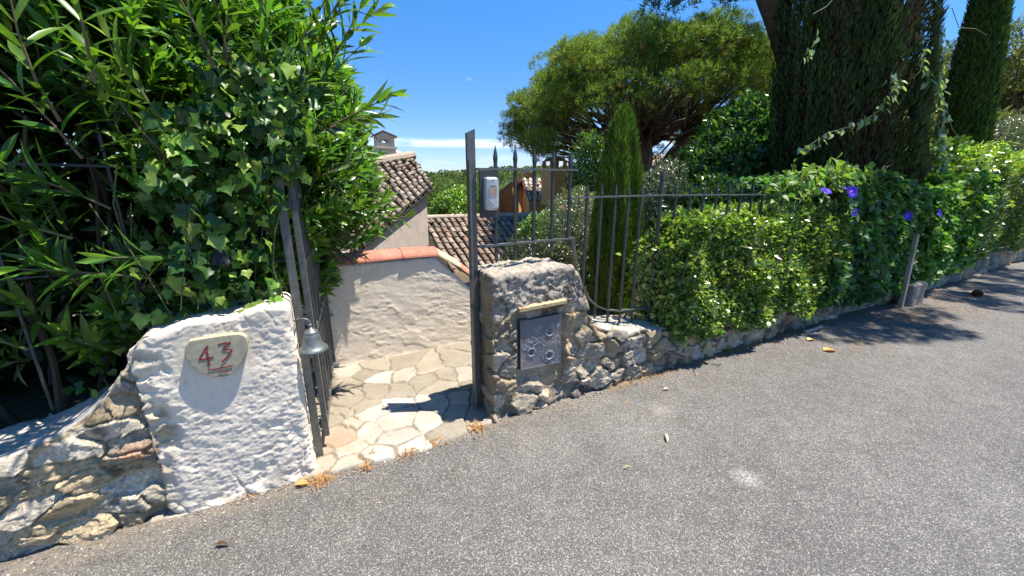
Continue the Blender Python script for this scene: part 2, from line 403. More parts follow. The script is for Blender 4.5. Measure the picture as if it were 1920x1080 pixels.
def voro(p, seeds, metric=(1, 1, 1)):
    """nearest seed and true distance to the border of its cell (sharp polygons)"""
    m = np.asarray(metric, float); E = np.full(len(p), 9.); F1 = np.full(len(p), 9.); I = np.zeros(len(p), int)
    pm = p*m; sm = seeds*m; K = min(6, len(seeds)-1); CH = max(500, 4000000//len(seeds))
    s2 = (sm*sm).sum(1)
    for c in range(0, len(p), CH):
        q = pm[c:c+CH]; d2 = (q*q).sum(1)[:, None] + s2[None] - 2*q@sm.T
        i = np.argpartition(d2, K, axis=1)[:, :K+1]; dd = np.take_along_axis(d2, i, 1); o = np.argsort(dd, axis=1); i = np.take_along_axis(i, o, 1); dd = np.take_along_axis(dd, o, 1)
        a = sm[i[:, 0]]; e = np.full(len(q), 9.)
        for k in range(1, K+1):
            L_ = np.linalg.norm(sm[i[:, k]]-a, axis=1)+1e-6; e = np.minimum(e, (dd[:, k]-dd[:, 0])/(2*L_))
        E[c:c+CH] = e; I[c:c+CH] = i[:, 0]; F1[c:c+CH] = np.sqrt(np.maximum(dd[:, 0], 0))
    return F1, F1+2*E, I
def seeds_box(s0, s1, n0, n1, z0, z1, a, b, c, seed):
    r_ = np.random.default_rng(seed); out = []
    for x in np.arange(s0-a, s1+a, a):
        for k, z in enumerate(np.arange(z0-c, z1+c, c)):
            for n_ in np.arange(n0-b, n1+b, b):
                out.append((x+(k % 2)*a*.5+r_.uniform(-.42, .42)*a, n_+r_.uniform(-.4, .4)*b, z+r_.uniform(-.42, .42)*c))
    return np.array(out)
LIME = np.array([(.40, .385, .35), (.48, .46, .42), (.33, .32, .30), (.42, .36, .26), (.55, .53, .49), (.36, .31, .23), (.27, .26, .25)])*1.25
def rubble(seeds, seed, gap=.022, rise=.035, mortar=(.33, .29, .22), tint=(1, 1, 1), mort_at=0.0, rough=1.0, metric=(1, .9, 1.35)):
    r_ = np.random.default_rng(seed); sc = LIME[r_.integers(0, len(LIME), len(seeds))]*r_.uniform(.8, 1.25, (len(seeds), 1))*np.asarray(tint)
    tl = r_.normal(0, .30, (len(seeds), 3)); hh = r_.uniform(.15, 1, len(seeds))
    def f(p, d):
        w = p + .026*np.stack([fbm(p, 8, 3, seed+1), fbm(p, 8, 3, seed+2), fbm(p, 8, 3, seed+3)], -1)*1.4
        v1, e1 = facets(p*np.array((1, 1, 1.5)), 13, seed+20)
        v2, e2 = facets(p*np.array((1, 1, 1.4)), 34, seed+30)
        F1, F2, I = voro(w + .012*v1[:, None], seeds, metric)
        e = F2-F1 + .014*fbm(p, 38, 3, seed+9)
        k = sstep(gap*.35, gap*1.05, e)
        tilt = ((p-seeds[I])*tl[I]).sum(1)
        n1 = fbm(p, 14, 5, seed+4, .6)
        D = k*(rise*hh[I] + np.clip(tilt, -.02, .02) + rough*(.022*v1 + .008*v2 + .006*n1)) + (1-k)*(.010*fbm(p, 40, 3, seed+5) + .006*v2 + mort_at)
        col = sc[I]*(1+.30*n1+.35*v2+.25*v1)[:, None]
        lich = sstep(.10, .45, fbm(p, 6, 4, seed+7)); col = col*(1-.5*lich[:, None]) + np.array((.46, .39, .26))*.5*lich[:, None]
        dk = sstep(.12, .45, fbm(p, 11, 4, seed+8, .62)); col = col*(1-.6*dk[:, None])
        mc = np.asarray(mortar)*(1+.4*fbm(p, 30, 3, seed+5)+.3*v2)[:, None]
        col = mc*(1-k[:, None]) + col*k[:, None]
        return D, np.clip(col, .015, .85)
    return f

# ---- left pier, white lime plaster over stone
def top_lp(s): return 1.025 + .05*sstep(-1.85, -1.2, s) - .09*sstep(-1.74, -1.85, s) + .010*np.sin(s*23)
def plaster_disp(p, d):
    # trowel swirls arcing about the plaque, plus lumpy base
    cx, cz = -1.50, .80; r_ = np.hypot(p[:, 0]-cx, p[:, 2]-cz)
    sw = fbm(np.stack([r_*34, np.arctan2(p[:, 2]-cz, p[:, 0]-cx)*3.2, p[:, 1]*6], -1), 1, 4, 21, .6)
    sw2 = fbm(np.stack([p[:, 0]*20+p[:, 2]*8, p[:, 2]*55, p[:, 1]*20], -1), 1, 4, 27, .6)
    lump = fbm(p, 4.5, 4, 22); fine = fbm(p, 48, 4, 23, .65)
    pit = sstep(.28, .5, fbm(p, 16, 3, 24)); smooth = sstep(.1, .35, fbm(p, 7, 2, 25))
    v3, e3 = facets(p*np.array((1, 1, 1.9)), 42, 33); v4, e4 = facets(p*np.array((1, 1, 1.5)), 75, 35)
    D = .009*lump + (1-.8*smooth)*(.0030*sw + .0026*sw2 + .0022*fine + .0040*v3 + .0028*v4) - .007*pit*(1-smooth)
    cr, ce = facets(p*np.array((1, 1, .8))+.05*fbm(p, 6, 3, 41)[:, None], 3.2, 43); crk = sstep(.035, .0, ce)*sstep(-.05, .25, fbm(p, 3, 3, 45)); D = D - .006*crk
    # ragged left side where the render breaks off to stone
    rag = sstep(-1.71, -1.80, p[:, 0] + .09*fbm(p, 6, 4, 26))
    vr, _ = facets(p*np.array((1, 1, 1.8)), 15, 39); D = D + rag*(.016*fbm(p, 15, 4, 28) + .022*vr - .022)
    low = sstep(.16, .02, p[:, 2]); D = D + low*(.03*fbm(p, 18, 4, 29) + .008)
    base = np.array((.74, .655, .53)); w = 1+.05*lump[:, None]
    col = base*w*(1-.25*crk[:, None])
    cap = sstep(.94, 1.02, p[:, 2]); col = col*(1-.10*cap*(.5+.5*fbm(p, 10, 3, 31)))[:, None]
    cream = np.clip(rag*1.0, 0, 1)*sstep(-.25, .15, fbm(p, 10, 3, 30)); col = col*(1-cream[:, None]) + np.array((.44, .38, .27))*(1+.5*fbm(p, 20, 3, 38))[:, None]*cream[:, None]
    dirt = sstep(.20, .0, p[:, 2]+.08*fbm(p, 9, 4, 34))*sstep(-.3, .4, fbm(p, 20, 4, 32))*.6 + .16*sstep(.0, .5, fbm(p*np.array((1, 1, .25)), 14, 4, 37)); col = col*(1-dirt[:, None]) + np.array((.36, .30, .22))*dirt[:, None]
    return D, np.clip(col, .02, .85)
V, F, c = block(-1.84, -1.178, -.34, 0.0, top_lp, .0055, plaster_disp, .028)
o = mk('gate_pillar', V, F, M_PLAST, loc=P(-1.5, -.15, 0), cols=c, smooth=True)
tag(o, 'white rough plastered gate pillar carrying the number plaque', 'pillar')
# ---- left low rubble wall sweeping down from the pier
def top_ll(s):
    t = np.clip((-1.76-s), 0, None)
    return .455 + .50*np.exp(-(t/.23)**1.15) + .06
sd = seeds_box(-3.3, -1.75, -.35, .05, 0, 1.1, .19, .3, .088, 41)
fr = rubble(sd, 41, .013, .020, (.48, .42, .29), (.95, .88, .74), -.003, 1.1, (1, .9, 1.9))
def left_rub(p, d):
    D, col = fr(p, d)
    topm = sstep(.55, .9, d[:, 2]); tc_ = np.array((.56, .53, .48))*(1+.15*fbm(p, 12, 4, 44))[:, None]
    col = col*(1-topm[:, None]) + tc_*topm[:, None]; D = D*(1-.7*topm)
    # one reddish stone
    red = np.exp(-(((p[:, 0]+1.885)/.085)**2 + ((p[:, 2]-.455)/.05)**2)**2); col = col*(1-red[:, None]) + np.array((.50, .31, .19))*red[:, None]
    D = D + .025*red
    return D, col
V, F, c = block(-3.2, -1.79, -.42, -.055, top_ll, .0065, left_rub, .03)
o = mk('rubble_wall', V, F, M_STONE, loc=P(-2.5, -.2, 0), cols=c, smooth=True)
tag(o, 'low yellowish rubble stone wall curving down from the white pillar at left', 'wall')

# ---- right pier with its sweep into the long low stone wall
def top_rp(s):
    t = np.clip(s-.62, 0, None)
    return .06 + np.where(s < .62, 1.022+.014*np.sin(np.clip(s, 0, .62)/.62*3.0) - .05*sstep(.55, .64, s), 0) + np.where(s >= .62, .43 + (.525)*np.exp(-(t/.125)**1.5), 0)
sd = seeds_box(0, .95, -.36, .05, 0, 1.1, .15, .3, .10, 52)
pts = [(1000, 700), (1040, 705), (935, 745), (985, 730), (1040, 720), (1075, 700), (1105, 685), (1095, 650), (1085, 610), (925, 700), (930, 650), (930, 600), (1070, 580), (1110, 640), (950, 700)]
fr2 = rubble(sd, 53, .017, .024, (.32, .25, .16), (.72, .65, .55), -.006)
def rp_disp(p, d):
    D, col = fr2(p, d)
    capm = sstep(.80, .86, p[:, 2] + .03*fbm(p, 9, 3, 60))*sstep(.75, .6, p[:, 0])
    cf = .030*fbm(p, 7, 5, 61, .6) - .020*np.abs(fbm(p, 18, 4, 62)) + .02
    vv1, _ = facets(p*np.array((1, 1, 1.6)), 20, 66); vv2, _ = facets(p, 50, 68); cf = cf + .016*vv1 + .008*vv2
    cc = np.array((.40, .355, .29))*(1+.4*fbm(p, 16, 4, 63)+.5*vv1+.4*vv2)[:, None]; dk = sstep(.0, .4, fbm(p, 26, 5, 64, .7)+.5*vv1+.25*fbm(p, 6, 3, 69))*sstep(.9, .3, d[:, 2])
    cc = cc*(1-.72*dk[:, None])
    D = D*(1-capm) + cf*capm; col = col*(1-capm[:, None]) + cc*capm[:, None]
    # ochre dressed jamb beside the letterbox and on the reveal
    side = sstep(.5, .9, -d[:, 0]); rv = np.array((.33, .25, .155))*(1+.45*fbm(p, 9, 4, 65))[:, None]
    D = D*(1-.45*side); col = col*(1-.8*side[:, None]) + rv*.8*side[:, None]
    jamb = np.exp(-(((p[:, 0]-.56)/.05)**4 + ((p[:, 2]-.60)/.2)**4)); col = col*(1-.8*jamb[:, None]) + np.array((.50, .37, .21))*.8*jamb[:, None]
    # shallow recess for the letterbox
    rec = sstep(.105, .135, p[:, 0])*sstep(.535, .51, p[:, 0])*sstep(.29, .32, p[:, 2])*sstep(.83, .81, p[:, 2])*sstep(.6, .9, d[:, 1])
    D = D*(1-rec) - .02*rec
    return D, np.clip(col, .015, .8)
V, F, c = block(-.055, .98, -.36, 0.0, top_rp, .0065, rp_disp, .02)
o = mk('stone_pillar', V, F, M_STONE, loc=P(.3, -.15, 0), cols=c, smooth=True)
tag(o, 'grey rubble stone pillar with a letterbox set in its face, right of the gate', 'pillar')
sd1 = seeds_box(.9, 4.6, -.3, .05, 0, .6, .17, .3, .13, 71); sd2 = seeds_box(4.2, 16, -.3, .05, 0, .6, .3, .5, .2, 72)
def top_lw(s): return .06+.475 - .14*sstep(.95, 1.9, s) + .012*np.sin(s*9)+.01*np.sin(s*21)
def mkwall(s0, s1, sds, res, name, seed, label):
    fr3 = rubble(sds, seed, .018, .034, (.27, .22, .15), (.80, .73, .62), -.016)
    def lw(p, d):
        D, col = fr3(p, d); t_ = sstep(.55, .9, d[:, 2])
        col = col*(1-t_[:, None]) + (np.array((.46, .43, .37))*(1+.3*fbm(p, 12, 4, 73))[:, None])*t_[:, None]
        return D*(1-.6*t_), col
    V, F, c = block(s0, s1, -.34, 0.0, top_lw, res, lw, .03)
    o = mk(name, V, F, M_STONE, loc=P((s0+s1)/2, -.15, 0), cols=c, smooth=True); tag(o, label, 'wall')
mkwall(.93, 4.45, sd1, .010, 'rubble_wall', 74, 'low grey rubble wall under the clipped hedge, right of the letterbox pillar')
mkwall(4.43, 18, sd2, .03, 'rubble_wall', 75, 'low shaded stone wall beyond the leaning white post along the road')

# ---- paving inside the gate
rx = [(90,440,'g'),(115,530,'g'),(60,640,'g'),(235,385,'g'),(330,405,'w'),(290,490,'g'),(330,320,'g'),(450,310,'g'),(485,380,'l'),(470,470,'g'),(660,330,'g'),(790,380,'g'),(870,290,'g'),(920,370,'l'),(770,450,'g'),(620,420,'g'),(590,510,'g'),(700,590,'l'),(880,560,'l'),(930,460,'g'),(270,650,'w'),(450,690,'w'),(150,725,'l'),(255,770,'w'),(460,800,'w'),(655,738,'w'),(670,670,'w'),(830,740,'g'),(1010,640,'g'),(100,890,'c'),(20,815,'p'),(140,1010,'c'),(320,935,'w'),(520,860,'w'),(430,585,'w'),(80,365,'l'),(1040,695,'l'),(880,640,'g'),(200,600,'g'),(-60,700,'g'),(-70,560,'g'),(-60,440,'g'),(1060,560,'g'),(1060,470,'g'),(1050,380,'g'),(1000,300,'g'),(-120,900,'p'),(-60,1000,'c')]
PC = {'g': (.262, .232, .182), 'w': (.40, .372, .318), 'l': (.325, .292, .24), 'c': (.385, .335, .265), 'p': (.33, .27, .205)}
sdp = []; pcl = []
for x, y, k in rx:
    w_ = ground(620+x/3.6, 600+y/3.6); s_, n_ = SN(w_[0], w_[1]); sdp.append((s_, n_, 0)); pcl.append(PC[k])
for s_ in np.arange(.35, 1.2, .22):
    for n_ in np.arange(-1.3, -.3, .24): sdp.append((s_+random.uniform(-.07, .07), n_+random.uniform(-.07, .07), 0)); pcl.append(PC['g'])
for s_ in np.arange(-2.2, -1.35, .24):
    for n_ in np.arange(-1.5, -.3, .24): sdp.append((s_+random.uniform(-.07, .07), n_+random.uniform(-.07, .07), 0)); pcl.append(PC['l'])
sdp = np.array(sdp); pcl = np.array(pcl); rk = np.random.default_rng(2); kp = rk.uniform(size=len(sdp)) < .90; sdp = sdp[kp]; pcl = pcl[kp]
su = np.arange(-1.9, .75, .0068); nu = np.arange(-1.50, .14, .0068)
SS, NN = np.meshgrid(su, nu, indexing='ij'); p = np.stack([SS.ravel(), NN.ravel(), SS.ravel()*0], -1)
vf, ef = facets(np.stack([p[:, 0], p[:, 1], p[:, 0]*0], -1), 7, 180)
w = p + .055*np.stack([fbm(p, 5, 3, 81), fbm(p, 5, 3, 82), p[:, 0]*0], -1) + .05*vf[:, None]*np.array((1, -.6, 0))
hz = np.random.default_rng(14).uniform(0, .085, len(sdp)); sd3 = sdp.copy(); sd3[:, 2] = hz
F1, F2, I = voro(w, sd3); e = F2-F1 + .016*fbm(p, 22, 3, 83)
k = sstep(.014, .021, e + .030*fbm(p, 5, 4, 186, .6)); rr = np.random.default_rng(4).uniform(0, 1, len(sdp)); tl = np.random.default_rng(6).normal(0, .02, (len(sdp), 2))
z = .004 + k*(.007 + .005*rr[I] + ((p-sdp[I])[:, :2]*tl[I]).sum(1)) + .0035*fbm(p, 9, 4, 84) + .002*fbm(p, 45, 3, 85)*(1-k*.4)
col = pcl[I]*(.85+.3*rr[I])[:, None]*(1+.24*fbm(p, 8, 5, 86, .6))[:, None]; stn = sstep(.05, .4, fbm(p, 4, 4, 187)); col = col*(1-.3*stn[:, None])+np.array((.24, .20, .14))*.3*stn[:, None]
mort = np.array((.205, .17, .122))*(1+.3*fbm(p, 25, 3, 87))[:, None]
col = mort*(1-k[:, None]) + col*k[:, None]
rust = sstep(.12, .4, fbm(p, 7, 3, 88))*sstep(-.75, -1.1, p[:, 0])*sstep(-.7, -.3, p[:, 1]); col = col*(1-.4*rust[:, None]) + np.array((.36, .20, .12))*.4*rust[:, None]
# ragged edge where paving meets asphalt: sink below the road
edge_n = np.interp(p[:, 0], [-1.3, -1.15, -.9, -.6, -.35, -.15, .05, .3], [0, .02, .05, .10, .07, .03, .0, -.1]) + .022*fbm(np.stack([p[:, 0], p[:, 0]*0, p[:, 0]*0], -1), 9, 4, 89)
z = z + .006 - .05*sstep(-.012, .012, p[:, 1]-edge_n)
o = mk('path', P(p[:, 0], p[:, 1], z), grid_faces(len(su), len(nu)), M_PAVE, cols=np.clip(col, .02, .75), smooth=True)
o.data.flip_normals(); tag(o, kind='structure')

# ---- parapet behind the landing
def top_pp(s): return .06 + .94 - .30*np.clip(s+.02, 0, .35)/.3*1.0 - .0*s
def pp_disp(p, d):
    sw = fbm(np.stack([p[:, 0]*7+p[:, 2]*2, p[:, 2]*22+p[:, 0]*4, p[:, 1]*8], -1), 1, 5, 91, .62)
    rid = sstep(.18, .30, fbm(np.stack([p[:, 0]*4, p[:, 2]*9+p[:, 0]*3, p[:, 1]], -1), 1, 4, 92))
    v3, e3 = facets(p*np.array((1, 1, 2.4)), 16, 99); D = .007*fbm(p, 3.5, 3, 93) + .0028*sw + .003*rid + .0016*fbm(p, 45, 3, 94) + .004*v3*sstep(-.1, .2, fbm(p, 4, 3, 90))
    col = np.array((.76, .675, .545))*(1+.07*fbm(p, 4, 4, 95))[:, None]
    lo = sstep(.09, .0, p[:, 2] + .03*fbm(p, 9, 3, 96)); col = col*(1-lo[:, None]) + np.array((.68, .60, .49))*lo[:, None]; D = D+.02*lo
    up = sstep(.86, .93, p[:, 2] + .05*fbm(p, 9, 3, 97)); col = col*(1-.5*up[:, None]) + np.array((.62, .60, .55))*.5*up[:, None]*sstep(0, .2, fbm(p, 14, 3, 98))[:, None] + col*.5*up[:, None]*(1-sstep(0, .2, fbm(p, 14, 3, 98)))[:, None]
    return D, np.clip(col, .02, .8)
V, F, c = block(-2.0, 0.62, -1.62, -1.37, top_pp, .009, pp_disp, .03)
par = thing('parapet_wall', 'beige rendered parapet wall with red clay coping tiles behind the gate', 'wall', tuple(P(-.6, -1.5, 0)))
mk('wall', V, F, M_PLAST, par, cols=c, smooth=True)
M_COPE = colmat('coping_clay', .75, .25, 22, 90, .0015, .25, speck=(20, .6, (.55, .45, .38), .35))
def coping(sa, sb, za, zb, col, r0=.148, r1=.138):
    mb_n, seg = 10, 16; V = []; 
    for i in range(mb_n):
        t = i/(mb_n-1); s_ = sa+(sb-sa)*t; zc = za+(zb-za)*t; r_ = r0+(r1-r0)*t
        for j in range(seg+1):
            a = math.pi*j/seg; V.append((s_, -1.495+r_*math.cos(a)*1.05, zc + r_*.50*math.sin(a)))
        for j in range(seg, -1, -1):
            a = math.pi*j/seg; V.append((s_, -1.495+(r_-.016)*math.cos(a)*1.05, zc-.0 + (r_-.016)*.50*math.sin(a)-.002))
    V = np.array(V); n_ = 2*(seg+1); F = []
    for i in range(mb_n-1):
        for j in range(n_): F.append((i*n_+j, i*n_+(j+1) % n_, (i+1)*n_+(j+1) % n_, (i+1)*n_+j))
    F += [tuple(range(n_)), tuple((mb_n-1)*n_+j for j in range(n_-1, -1, -1))]
    cv = np.asarray(col)*(1+.25*fbm(V, 9, 3, int(sa*100) % 50))[:, None]
    mk('coping_tile', P(V[:, 0], V[:, 1], V[:, 2]), F, M_COPE, par, cols=cv, smooth=False)
for sa, sb, za, zb, cc in ((-2.0, -1.62, .93, .93, (0.425, 0.166, 0.104)), (-1.63, -1.28, .93, .935, (0.451, 0.160, 0.098)), (-1.29, -.93, .93, .935, (0.402, 0.148, 0.094)), (-.94, -.62, .94, .945, (0.501, 0.172, 0.115)), (-.635, -.30, .945, .95, (0.458, 0.185, 0.126)), (-.315, .02, .95, .945, (0.428, 0.178, 0.118))):
    coping(sa, sb, za, zb, cc)
coping(.015, .24, .945, .80, (.50, .43, .30), .140, .135); coping(.23, .60, .80, .50, (.42, .20, .13), .138, .135)

# ------------------------------------------------------------------ iron work
upv = np.array((0, 0, 1.)); sv = np.array((AX[0], AX[1], 0)); nv = np.array((NX[0], NX[1], 0))
FN = -.17
rail = thing('fence', 'grey iron railing with spiked bars above the letterbox pillar and hedge', 'fence', tuple(P(.7, FN, 0)))
def spike_bar(s, z0, z1, w=.016, name='bar', n=FN, par_=None, bottom=False, m=None):
    mb = MB(); sh = .075
    mb.bar(P(s, n, z0), P(s, n, z1-sh-.03), w, w, sv)
    V = []; prof = [(w*.5, z1-sh-.03), (w*.66, z1-sh), (w*.40, z1-sh*.5), (.001, z1)]
    for r_, z_ in prof:
        V += [P(s+a*r_, n+b*r_, z_) for a, b in ((-1, -1), (1, -1), (1, 1), (-1, 1))]
    F = [(i*4+k, i*4+(k+1) % 4, i*4+4+(k+1) % 4, i*4+4+k) for i in range(3) for k in range(4)]
    mb.add(V, F)
    if bottom:
        V = [P(s+a*w*.5, n+b*w*.5, z0) for a, b in ((-1, -1), (1, -1), (1, 1), (-1, 1))]+[P(s, n, z0-.03)]
        mb.add(V, [(0, 4, 1), (1, 4, 2), (2, 4, 3), (3, 4, 0)])
    return mb.build(name, m or M_METAL2, par_ or rail, cols=False)
def strip(pts, w, d, name, par_, m=None, wdir=None):
    mb = MB()
    for a, b in zip(pts[:-1], pts[1:]): mb.bar(a, b, w, d, wdir if wdir is not None else nv)
    return mb.build(name, m or M_METAL, par_, cols=False)
# right-hand gate post: broad flat + thin stop bar
mb = MB(); c0 = P(-.098, -.19, 0); hw = .027
V = []
for s_, zt in ((-.128, 1.900), (-.074, 1.925)):
    for n_ in (-.212, -.185):
        V += [P(s_, n_, -.02), P(s_, n_, zt)]
mb.add(V, [(0, 1, 3, 2), (4, 6, 7, 5), (0, 4, 5, 1), (2, 3, 7, 6), (1, 5, 7, 3)])
mb.box(P(-.124, -.17, .87), sv*.006, nv*.016, upv*.87)
mb.box(P(-.078, -.235, .95), sv*.004, nv*.024, upv*.95)
for z_ in (1.3, 1.0, .8): mb.box(P(-.135, -.172, z_), sv*.006, nv*.012, upv*.012)
mb.build('post', M_METAL, rail, cols=False)
strip([P(-.074, FN, 1.690), P(.70, FN, 1.696)], .03, .013, 'rail', rail)
strip([P(-.074, FN, 1.205), P(.69, FN, 1.212)], .03, .013, 'rail', rail)
for s_, a, b in ((.055, 1.11, 1.835), (.198, 1.12, 1.835), (.345, 1.12, 1.825), (.496, 1.13, 1.82), (.640, 1.20, 1.82)):
    spike_bar(s_, a, b, .018, bottom=True)
curve = [(.688, 1.21), (.70, 1.12), (.735, .97), (.79, .83), (.86, .725), (.95, .645), (1.06, .595), (1.2, .565), (1.4, .553), (1.7, .55), (2.4, .54)]
strip([P(s_, FN, z_) for s_, z_ in curve], .032, .011, 'curved_rail', rail)
strip([P(.645, FN, 1.505), P(1.6, FN, 1.512), P(3.4, FN, 1.495), P(6.2, FN, 1.49)], .03, .012, 'rail', rail)
zc = lambda s_: np.interp(s_, [q[0] for q in curve], [q[1] for q in curve])
for s_ in (.80, .935, 1.075, 1.21, 1.345):
    spike_bar(s_, float(zc(s_))-.10, 1.60+.005*math.sin(s_*30), .016, bottom=True)
spike_bar(1.565, .40, 1.72, .024, name='post')
for i in range(24):
    spike_bar(1.565+.178*(i+1), .45, 1.605+.01*math.sin(i*2.3), .016)

# intercom
ic = thing('intercom', 'silver door intercom on a dark plate beside the gate post', 'intercom', tuple(P(0, -.12, 1.4)))
mb = MB(); mb.box(P(.002, -.158, 1.535), sv*.066, nv*.006, upv*.145); mb.build('mounting_plate', M_METAL2, ic, cols=False)
M_SIL = flat('silver_plastic', (.46, .47, .49), .35, .5, .04, 60, .0001)
def rounded_panel(s0, s1, z0, z1, n0, n1, bulge, r_, mat, name, parent, nu=17, nvv=25):
    u = np.linspace(-1, 1, nu); v = np.linspace(-1, 1, nvv); U, Vv = np.meshgrid(u, v, indexing='ij')
    hw_, hh_ = (s1-s0)/2, (z1-z0)/2
    # squircle mapping of the outline
    e_ = 8; L = (np.abs(U)**e_+np.abs(Vv)**e_)**(1/e_)+1e-9; k_ = np.maximum(np.abs(U), np.abs(Vv))/L
    S_ = (s0+s1)/2 + U*k_*hw_; Z_ = (z0+z1)/2 + Vv*k_*hh_
    ed = np.clip(1-np.maximum(np.abs(U), np.abs(Vv)), 0, 1)
    N_ = n1 - (n1-n0)*(1-np.clip(ed*9, 0, 1))**2*.6 + bulge*(1-U**2)
    A = P(S_, N_, Z_).reshape(-1, 3); m = MB(); m.add(A, grid_faces(nu, nvv))
    # skirt
    ring = [i*nvv for i in range(nu)]+[(nu-1)*nvv+j for j in range(1, nvv)]+[i*nvv+nvv-1 for i in range(nu-2, -1, -1)]+[j for j in range(nvv-2, 0, -1)]
    B = A[ring]; B2 = B - nv*(n1-n0); q = len(ring)
    m.add(np.concatenate([B, B2]), [(i, (i+1) % q, q+(i+1) % q, q+i) for i in range(q)])
    return m.build(name, mat, parent, cols=False, smooth=True)
hsg = rounded_panel(-.040, .058, 1.437, 1.642, -.152, -.118, .008, .01, M_SIL, 'housing', ic)
M_LABEL = flat('name_window', (.33, .27, .23), .25, 0, .15, 30, 0); M_SLOT = flat('dark_slot', (.03, .03, .03), .5)
mb = MB(); mb.box(P(.009, -.1085, 1.552), sv*.024, nv*.0012, upv*.031); mb.build('name_window', M_LABEL, hsg, cols=False)
mb = MB(); mb.box(P(.009, -.1095, 1.587), sv*.020, nv*.0012, upv*.0022); mb.build('ridge_line', M_SLOT, hsg, cols=False); mb = MB(); mb.box(P(.009, -.1095, 1.622), sv*.0045, nv*.0012, upv*.002); mb.build('microphone_slot', M_SLOT, hsg, cols=False)
M_WH = flat('pale_grille', (.62, .63, .65), .5)
mb = MB()
for r_ in range(5):
    for q in range(9):
        wq = 4.6 - max(0, r_-1)*.9
        if abs(q-4) <= wq: mb.box(P(.009+(q-4)*.0058, -.1088-.0008*abs(q-4)*.3, 1.508-r_*.0072), sv*.0018, nv*.0015, upv*.0022)
mb.build('speaker_grille', M_WH, hsg, cols=False)

# left gate frame (post) and open gate leaf
gp = thing('gate_post', 'grey flat iron gate post against the white pillar, holding the bell', 'gate post', tuple(P(-1.15, -.15, 0)))
mb = MB(); mb.bar(P(-1.149, -.150, .0), P(-1.149, -.150, 2.02), .038, .012, sv); mb.bar(P(-1.169, -.158, .0), P(-1.169, -.158, 2.02), .006, .022, sv); mb.build('upright', M_METAL, gp, cols=False)
for z_ in (.22, .62, 1.5):
    mb = MB(); mb.tube([P(-1.118, -.165, z_-.03), P(-1.118, -.165, z_+.03)], .011, 10); mb.bar(P(-1.14, -.16, z_), P(-1.118, -.165, z_), .008, .02, nv); mb.build('hinge', M_METAL2, gp, cols=False)
hp = np.array(P(-1.098, -.215, 0)); fp = ground(628, 703); fp[2] = 0
gd = (fp-hp); GL = np.linalg.norm(gd); gd /= GL; gs = np.cross(gd, upv)
leaf = thing('gate', 'dark grey iron bar gate leaf standing open inward beside the white pillar', 'gate', tuple(hp))
def L(t, z, o_=0): return hp + gd*t*GL + upv*z + gs*o_
mb = MB(); mb.bar(L(0, .10), L(0, 1.93), .03, .03, gd); mb.build('hinge_stile', M_METAL, leaf, cols=False)
mb = MB(); mb.bar(L(1, .12), L(1, 1.86), .012, .042, gd); mb.build('closing_stile', M_METAL, leaf, cols=False)
for z_ in (.13, .72, 1.16, 1.80):
    mb = MB(); mb.bar(L(0.0, z_), L(1, z_), .036, .011, upv); mb.build('rail', M_METAL, leaf, cols=False)
for i in range(5):
    t_ = (i+1)/6; mb = MB(); mb.bar(L(t_, .17 if i % 2 else .17), L(t_, 1.78), .017, .017, gd, ); mb.build('bar', M_METAL, leaf, cols=False)
mb = MB(); mb.box(L(1, 1.02, .02), gd*.02, gs*.025, upv*.07); mb.tube([L(1.0, 1.05, .05), L(.93, 1.05, .07), L(.86, 1.05, .07)], .008, 8); mb.build('lock', M_METAL2, leaf, cols=False)

# bell
bl = thing('bell', 'green weathered bronze bell on a curved bracket by the white pillar', 'bell', tuple(P(-1.09, -.02, .7)))
bs, bz = onwall(588, 656, -.035); bc = P(bs, -.035, bz)
prof = [(.0, .150), (.012, .150), (.014, .142), (.026, .138), (.028, .130), (.041, .126), (.044, .116), (.043, .112), (.047, .108), (.050, .085), (.056, .058), (.064, .040), (.068, .034), (.070, .030), (.080, .022), (.089, .012), (.092, .004), (.090, 0), (.084, .002), (.062, .028), (.045, .08), (.0, .10)]
mb = MB(); mb.lathe(bc, [(r_*.80, z_*.86) for r_, z_ in prof], 40); mb.build('bell_body', M_BRONZE, bl, cols=False, smooth=True)
tz = bz+.129; b0 = P(-1.165, -.14, tz+.055)
mb = MB(); mb.tube([P(-1.155, -.142, tz+.032), P(-1.155, -.10, tz+.030), P(bs-.07, -.06, tz+.040), P(bs-.035, -.045, tz+.050), P(bs-.010, -.038, tz+.045), P(bs, -.035, tz+.03), P(bs, -.035, tz)], .0045, 8); mb.lathe(P(bs, -.035, tz), [(.001, .022), (.009, .018), (.011, .008), (.009, -.002), (.001, -.004)], 12); mb.build('bracket', M_METAL, bl, cols=False, smooth=True)
mb = MB(); mb.lathe(P(bs, -.035, bz-.01), [(.001, -.012), (.009, -.004), (.009, .006), (.003, .015), (.003, .08)], 10)
for i in range(9): mb.tube([P(bs+.002*(i % 2), -.035+.002*((i+1) % 2), bz-.018-i*.013), P(bs, -.035, bz-.030-i*.013)], .0022, 5)
mb.build('clapper', M_METAL2, bl, cols=False)

